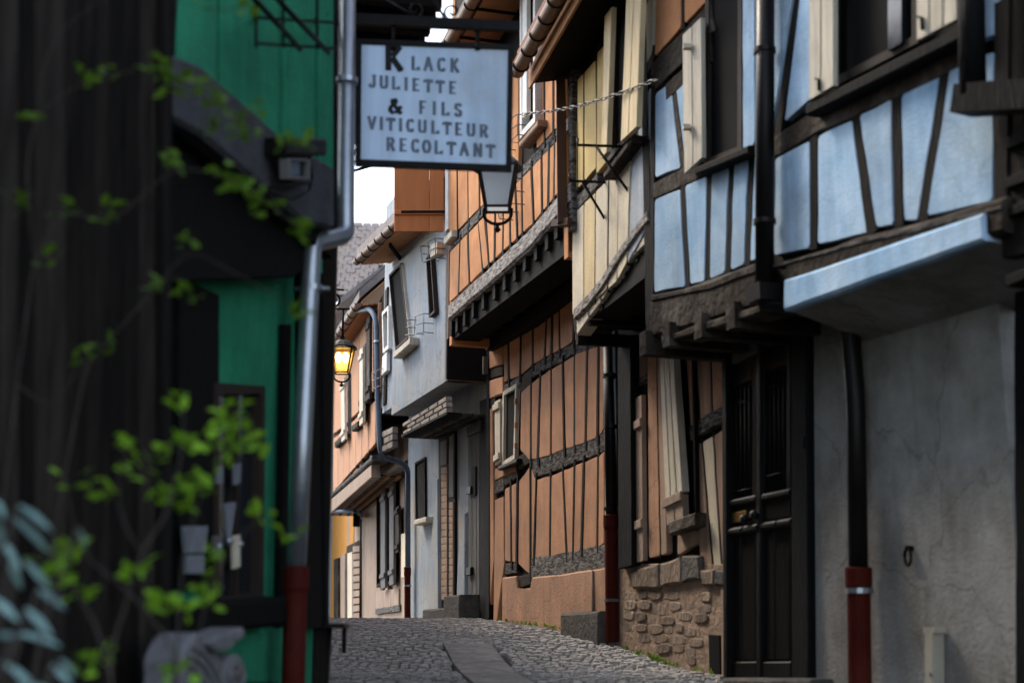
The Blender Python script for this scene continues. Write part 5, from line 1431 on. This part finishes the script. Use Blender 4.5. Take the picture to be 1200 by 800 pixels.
# =================================================================== LANTERNS
def lantern(lab, c, w, h, wallp, lit, arm_z=None, cat="lantern"):
    """c: centre of the glass body's bottom; four-sided tapered lantern on a bracket to wallp"""
    t = thing("street_lantern", lab, cat, c, "wrought iron street lanterns")
    wb_ = w * .62
    z0, z1 = 0, h
    cs = []
    for s, z in ((wb_, z0), (w, z1)):
        cs.append([c + V((sx * s / 2, sy * s / 2, z)) for sx, sy in ((-1, -1), (1, -1), (1, 1), (-1, 1))])
    bm = bmesh.new()
    for i in range(4):
        j = (i + 1) % 4
        bar_w(bm, cs[0][i], cs[1][i], w * .06); bar_w(bm, cs[0][i], cs[0][j], w * .06); bar_w(bm, cs[1][i], cs[1][j], w * .08)
    obj("frame", bm, M_iron if lit else M_frame, t)
    gl = M_amber if lit else M_frost
    for i in range(4):
        j = (i + 1) % 4
        bm = bmesh.new(); q = [cs[0][i], cs[0][j], cs[1][j], cs[1][i]]
        ctr = sum(q, V()) / 4
        vs = [bm.verts.new(ctr + (p - ctr) * .92) for p in q]; bm.faces.new(vs)
        nrm = (ctr - c - V((0, 0, h / 2))); nrm.z = 0; nrm.normalize()
        r = bmesh.ops.extrude_face_region(bm, geom=bm.faces[:]); bmesh.ops.translate(bm, verts=[v for v in r['geom'] if isinstance(v, bmesh.types.BMVert)], vec=-nrm * .004)
        obj("pane", bm, gl, t)
    bm = bmesh.new(); lathe(bm, c + V((0, 0, h)), [(w * .72, 0), (w * .70, w * .08), (w * .42, w * .32), (w * .26, w * .42), (w * .12, w * .46), (w * .10, w * .62)], 12); obj("cap", bm, M_iron if lit else M_shutG, t)
    bm = bmesh.new()
    k = [V((-wb_ * .62, 0, .02 * w)), V((-wb_ * .6, 0, -w * .25)), V((-wb_ * .25, 0, -w * .42)), V((wb_ * .25, 0, -w * .42)), V((wb_ * .6, 0, -w * .25)), V((wb_ * .62, 0, .02 * w))]
    tube(bm, rounded([c + p for p in k], w * .15), w * .045, 7)
    tube(bm, [c + V((0, 0, -w * .42)), c + V((0, 0, -w * .52)), c + V((0, 0, -w * .58)), c + V((0, 0, -w * .66))], [w * .05, w * .05, w * .1, w * .03], 8)
    obj("cradle", bm, M_iron, t)
    bm = bmesh.new()
    if lit:
        for dx in (-.17, .17): lathe(bm, c + V((dx * w, -.05 * w, h * .42)), [(w * .04, 0), (w * .13, h * .16), (w * .14, h * .28), (w * .07, h * .42)], 10)
        obj("bulb", bm, M_flame, t)
    else:
        lathe(bm, c + V((0, 0, h * .45)), [(w * .03, 0), (w * .06, h * .1), (w * .06, h * .3), (w * .03, h * .5)], 10); obj("bulb", bm, M_paper, t)
    top = c + V((0, 0, h + w * .6)); az = arm_z if arm_z is not None else top.z + w * .3
    bm = bmesh.new(); e = V((top.x, top.y, az)); wp = V((wallp[0], wallp[1], az))
    tube(bm, [top, e], w * .05, 7); tube(bm, [wp, e + (e - wp).normalized() * w * .3], w * .055, 7)
    tube(bm, rounded([wp - V((0, 0, .35)), wp.lerp(e, .35) - V((0, 0, .22)), wp.lerp(e, .7)], .2), w * .04, 7)
    tube(bm, scroll(wp.lerp(e, .25) - V((0, 0, .13)), .09, .02, 1.3, math.pi / 2), w * .035, 6)
    tube(bm, scroll(wp.lerp(e, .62) - V((0, 0, .06)), .055, .015, 1.3, math.pi / 2), w * .03, 6)
    if lit:
        for f, zz, rr in ((.55, .13, .11), (.85, .10, .08), (.3, .12, .10)):
            tube(bm, scroll(wp.lerp(e, f) + V((0, 0, zz)), rr, .02, 1.5, math.pi * 1.5), w * .05, 6)
        tube(bm, [wp.lerp(e, .1) + V((0, 0, .26)), e + V((0, 0, .20))], w * .045, 6)
    obj("bracket", bm, M_iron, t)
    return t
YL = 10.4
cb = at(583, 245, YL)
wl_ = l2(10.4)
lantern("clear glass street lantern half hidden behind the pale blue sign", cb, .275, at(583, 198, YL).z - cb.z, (wl_.x, wl_.y), False)
YL = 14.5
cb = at(400.5, 437, YL)
wl_ = l2(14.5)
lantern("lit amber street lantern glowing beside the green house edge", cb, .215, at(400.5, 409, YL).z - cb.z, (wl_.x, wl_.y), True, arm_z=at(400, 362, YL).z)

# cable chain across to the blue house
c0, c1 = Ou.off(.34).hit(612, 134), Wu.off(.16).hit(770, 93)
ch = thing("chain", "thin sagging chain strung across the yellow front to the blue house", "chain", c0)
bm = bmesh.new()
n = 34
pts = [c0.lerp(c1, i / n) - V((0, 0, .05 * math.sin(math.pi * i / n))) for i in range(n + 1)]
for i in range(n):
    a, b = pts[i], pts[i + 1]
    m_ = a.lerp(b, .5); d = (b - a) * .62
    s = d.normalized().cross(V((0, 0, 1)) if i % 2 else V((0, 1, .2))).normalized() * .012
    tube(bm, [m_ - d, m_ - d * .6 + s, m_ + d * .6 + s, m_ + d, m_ + d * .6 - s, m_ - d * .6 - s, m_ - d], .0045, 5)
obj("links", bm, M_wire, ch)

# =================================================================== CARVED STONE (left foreground)
Kp = left_wall(-2.05, 0, .2)
c = Kp.hit(248, 790)
ks = thing("carved_stone", "pale carved stone ornament with curling leaves below the showcase ledge", "stone ornament", (c.x, c.y, gz(c.y)))
def smooth_outline(pts, n=4):
    out = []
    k = len(pts)
    for i in range(k):
        p0, p1, p2, p3 = (V(pts[(i + j) % k]) for j in (-1, 0, 1, 2))
        for t in (j / n for j in range(n)):
            q = .5 * ((2 * p1) + (p2 - p0) * t + (2 * p0 - 5 * p1 + 4 * p2 - p3) * t * t + (3 * p1 - p0 - 3 * p2 + p3) * t ** 3)
            out.append((q.x, q.y))
    return out
def kslab(nm, pts, f, b, bev): return slab(nm, Kp, smooth_outline(pts), M_carved, ks, f, b, bev)
kslab("block", [(214, 790), (214, 772), (222, 752), (232, 741), (243, 742), (251, 752), (257, 766), (262, 790), (262, 830), (216, 830)], .05, -.08, .012)
kslab("curled_leaf", [(250, 752), (256, 744), (266, 742), (276, 737), (287, 735), (286, 748), (277, 753), (272, 760), (262, 764), (254, 762)], .085, -.03, .01)
kslab("scroll_disc", [(263, 792), (266, 776), (275, 766), (284, 769), (289, 784), (287, 802), (278, 813), (267, 808)], .075, -.04, .01)
for i, off_ in enumerate((0, 9, 18)):
    bm = bmesh.new(); tube(bm, [Kp.off(.055).hit(x - off_ * .5, y + off_) for x, y in ((224, 757), (234, 762), (244, 771), (252, 784), (257, 800), (259, 818))], .007, 6); obj("rib", bm, M_carved, ks)
bm = bmesh.new(); tube(bm, [Kp.off(.08).hit(276 + math.cos(t * .5) * (11 - t * .45), 789 + math.sin(t * .5) * (19 - t * .8)) for t in range(22)], .006, 6); obj("volute", bm, M_carved, ks)
bm = bmesh.new(); lathe(bm, Kp.off(.075).hit(276, 789), [(.012, 0), (.022, .012), (.012, .022)], 10, Kp.n); obj("boss", bm, M_stonegrey, ks)
bm = bmesh.new(); cbox(bm, V((c.x - .05, c.y, (gz(c.y) + c.z) / 2 - .1)), .12, .4, c.z - gz(c.y) - .12); obj("pedestal", bm, M_stonegrey, ks)

# =================================================================== WEEDS along the foot of the walls
bm = bmesh.new(); rw = random.Random(3)
for P_, xa, xb, ya, yb2, n_ in ((Og, 575, 680, 728, 745, 16), (Ws, 735, 845, 752, 792, 14), (Gg, 484, 545, 731, 729, 6)):
    for i in range(n_):
        f = rw.random(); p = P_.off(.06).hit(xa + (xb - xa) * f, ya + (yb2 - ya) * f); p.z = gz(p.y) - .01
        for k in range(9):
            a_ = rw.uniform(0, 6.28); h = rw.uniform(.02, .06); d = V((math.cos(a_), math.sin(a_), 0)); q = p + d * rw.uniform(0, .03); sd = d.cross(V((0, 0, 1))) * rw.uniform(.004, .008)
            t_ = q + d * h * .6 + V((0, 0, h)); m_ = q.lerp(t_, .55) + V((0, 0, .008))
            v_ = [bm.verts.new(c_) for c_ in (q, m_ + sd, t_, m_ - sd)]; bm.faces.new(v_)
wd = obj("wall_weeds", bm, M_leafd, recalc=False); wd["kind"] = "stuff"; wd["label"] = "small tufts of weeds along the foot of the house walls"; wd["category"] = "weeds"

# =================================================================== PLANTS
def leaf_mesh(nm, L, W, m, fold=.18, droop=.25, n=4):
    bm = bmesh.new()
    mid, lf_, rt = [], [], []
    for i in range(n + 1):
        t = i / n
        w = W / 2 * (math.sin(math.pi * min(1, t * .92 + .06)) ** .8)
        if i == n: w = .0006
        z = -droop * L * t * t
        mid.append(bm.verts.new((0, L * t, z))); lf_.append(bm.verts.new((-w, L * t, z + fold * w))); rt.append(bm.verts.new((w, L * t, z + fold * w)))
    for i in range(n):
        bm.faces.new((lf_[i], mid[i], mid[i + 1], lf_[i + 1])); bm.faces.new((mid[i], rt[i], rt[i + 1], mid[i + 1]))
    for f in bm.faces: f.smooth = True
    me = bpy.data.meshes.new(nm); bm.to_mesh(me); bm.free(); me.materials.append(m)
    return me
LEAF = [leaf_mesh("leaf", random.uniform(.036, .046), random.uniform(.020, .027), M_leaf, droop=random.uniform(.0, .5)) for _ in range(5)]
LEAFD = [leaf_mesh("leaf", random.uniform(.036, .05), random.uniform(.017, .024), M_leafd, droop=random.uniform(.0, .6)) for _ in range(5)]
LANCE = [leaf_mesh("leaf", random.uniform(.10, .14), .022, M_lance, .25, random.uniform(.2, .5), 5) for _ in range(4)]
def put_leaf(me, p, parent, direction, s=1.0):
    o = link("leaf", me, parent)
    o.location = p - loc_of(parent)
    q = direction.to_track_quat('Y', 'Z')
    o.rotation_euler = (q.to_matrix() @ Matrix.Rotation(random.uniform(-1.2, 1.2), 3, 'Y')).to_euler()
    o.scale = (s, s, s)
    return o
rp = random.Random(11)
def plant(name, label, base, chains, clusters, leaf_meshes, s=1.0, cat="shrub", dens=1.5):
    t = thing(name, label, cat, base)
    allp = []
    for pts, r in chains:
        w = [at(px, py, Y * 1.35) for px, py, Y in pts]
        w = rounded(w, .12, 4)
        bm = bmesh.new(); tube(bm, w, [r * .75 * (1 - .7 * i / len(w)) for i in range(len(w))], 6)
        obj("branch", bm, M_twig, t)
        allp += w
    for px, py, Y, k in clusters:
        c = at(px, py, Y * 1.35)
        near = min(allp, key=lambda p: (p - c).length)
        if (near - c).length > .015:
            mid = near.lerp(c, .5) + V((rp.uniform(-.02, .02), 0, rp.uniform(-.01, .03)))
            bm = bmesh.new(); tube(bm, [near, mid, c], .0016, 5); obj("twig", bm, M_twig, t)
        for i in range(int(k * dens + .5)):
            d = V((rp.uniform(-1, 1), rp.uniform(-1, 1), rp.uniform(-.2, 1.1))).normalized()
            put_leaf(rp.choice(leaf_meshes), c + V((rp.uniform(-.030, .030), rp.uniform(-.05, .05), rp.uniform(-.026, .026))), t, d, s * rp.uniform(.75, 1.15))
    return t
G0 = V((-.85, 3.5, gz(3.5)))
def gnd(px, Y): 
    p = at(px, 800, Y * 1.35); Y = Y * 1.35; return (px, 800 + (p.z - gz(Y)) / Y * FPX * .97, Y / 1.35)
plant("budding_shrub", "low budding shrub with bright green young leaves in the left foreground", G0, [
    ([gnd(170, 2.6), (215, 770, 2.6), (150, 690, 2.65), (95, 650, 2.7), (75, 565, 2.7)], .006),
    ([gnd(150, 2.6), (128, 765, 2.6), (150, 700, 2.6), (165, 645, 2.6), (195, 605, 2.65), (215, 520, 2.7), (214, 470, 2.7)], .006),
    ([gnd(130, 2.5), (132, 790, 2.5), (108, 722, 2.5), (85, 690, 2.5), (60, 640, 2.5)], .005),
    ([gnd(190, 2.8), (208, 740, 2.8), (214, 650, 2.8), (235, 580, 2.8), (262, 530, 2.8), (285, 505, 2.8)], .005),
    ([(165, 645, 2.6), (148, 620, 2.6), (135, 575, 2.65), (150, 520, 2.7)], .003),
    ([gnd(200, 2.9), (230, 760, 2.9), (245, 690, 2.9), (262, 655, 2.9), (300, 605, 2.95), (338, 625, 3.0)], .004)],
    [(214, 470, 2.7, 3), (145, 517, 2.7, 3), (160, 547, 2.7, 3), (185, 535, 2.7, 3), (212, 520, 2.7, 3), (232, 523, 2.7, 3), (256, 510, 2.8, 3), (270, 497, 2.8, 4), (282, 515, 2.8, 4), (294, 525, 2.8, 3), (262, 535, 2.8, 3), (222, 570, 2.75, 4), (236, 569, 2.75, 3), (203, 582, 2.7, 4), (186, 578, 2.7, 2), (207, 592, 2.7, 2), (306, 602, 2.95, 3), (336, 628, 3.0, 3), (240, 682, 2.85, 3), (252, 655, 2.9, 3), (246, 700, 2.9, 3), (162, 672, 2.6, 4), (185, 708, 2.65, 4), (206, 708, 2.65, 4), (95, 692, 2.5, 3), (82, 565, 2.7, 2), (130, 575, 2.65, 3), (205, 790, 2.7, 4), (118, 765, 2.5, 3), (100, 780, 2.5, 2), (55, 660, 2.5, 3), (70, 672, 2.5, 2), (85, 645, 2.55, 3), (275, 480, 2.8, 2)], LEAF, 1.0, dens=2.4)
plant("tall_shrub", "tall thin shrub with scattered green leaves reaching across the barn and green wall", V((-1.4, 3.9, gz(3.9))), [
    ([gnd(-30, 2.9), (-10, 700, 2.9), (20, 450, 2.9), (40, 300, 2.9), (75, 245, 2.9), (130, 262, 2.9), (205, 195, 2.9), (262, 205, 2.9), (325, 245, 2.9)], .006),
    ([gnd(10, 3.0), (60, 640, 3.0), (100, 430, 3.0), (126, 400, 3.0), (185, 335, 3.0), (220, 290, 3.0), (350, 360, 3.05)], .005),
    ([(40, 300, 2.9), (30, 200, 2.9), (42, 130, 2.9), (110, 90, 2.9), (185, 80, 2.9), (240, 110, 2.9), (292, 150, 2.9), (350, 165, 2.95)], .004),
    ([(42, 130, 2.9), (60, 40, 2.9), (150, -20, 2.9), (235, 10, 2.9)], .003),
    ([(20, 450, 2.9), (60, 480, 2.9), (100, 420, 2.9)], .003)],
    [(185, 82, 2.9, 4), (205, 96, 2.9, 2), (121, 247, 2.9, 2), (105, 90, 2.9, 2), (126, 91, 2.9, 2), (40, 132, 2.9, 2), (58, 303, 2.9, 2), (18, 235, 2.9, 3), (275, 215, 2.9, 5), (300, 232, 2.9, 4), (262, 205, 2.9, 2), (320, 246, 2.95, 2), (253, 118, 2.9, 3), (290, 148, 2.9, 4), (222, 100, 2.9, 3), (238, 115, 2.9, 3), (204, 195, 2.9, 3), (186, 336, 3.0, 3), (125, 402, 3.0, 3), (350, 364, 3.05, 3), (352, 265, 2.95, 4), (96, 420, 3.0, 2), (235, 8, 2.9, 2), (350, 165, 2.95, 3), (290, 8, 2.9, 2), (220, 345, 3.0, 3), (300, 130, 2.9, 2), (335, 172, 2.95, 2), (75, 247, 2.9, 2), (215, 280, 2.9, 2), (250, 147, 2.9, 3)], LEAFD, 1.02, dens=3.0)
lp = thing("lance_leaved_plant", "dark plant with long pale blue-green leaves in the bottom left corner", "shrub", V((-1.15, 3.2, gz(3.2))))
for i, (px, py, ex, ey) in enumerate(((-8, 585, 12, 606), (22, 592, 62, 616), (16, 606, 56, 638), (0, 632, 28, 662), (28, 655, 62, 690), (30, 712, 60, 740), (22, 742, 66, 748), (2, 775, 46, 800), (20, 800, 70, 806), (70, 772, 92, 788), (-8, 700, 20, 722), (-6, 745, 18, 740), (44, 690, 74, 706), (10, 655, 26, 690), (60, 778, 86, 800), (90, 618, 106, 632), (-4, 610, 4, 640))):
    Y = 3.0 + .06 * (i % 5)
    a, b = at(px, py, Y), at(ex, ey, Y + rp.uniform(-.05, .05))
    L_ = (b - a).length
    o = link("leaf", LANCE[i % 4], lp)
    o.location = a - lp.location
    yv = (b - a).normalized(); zv = V((rp.uniform(-.3, .3), -.75, .55)); zv = (zv - yv * zv.dot(yv)).normalized(); xv = yv.cross(zv)
    o.rotation_euler = Matrix((xv, yv, zv)).transposed().to_euler()
    k = L_ / .12; o.scale = (max(.8, k * .95), k, k)
    bm = bmesh.new(); s0 = V((-1.15 + .015 * i, 3.15, gz(3.15) - .03))
    tube(bm, rounded([s0, s0.lerp(a, .65) + V((-.10, 0, .02)), a], .2), .003, 5)
    obj("stem", bm, M_twig, lp)
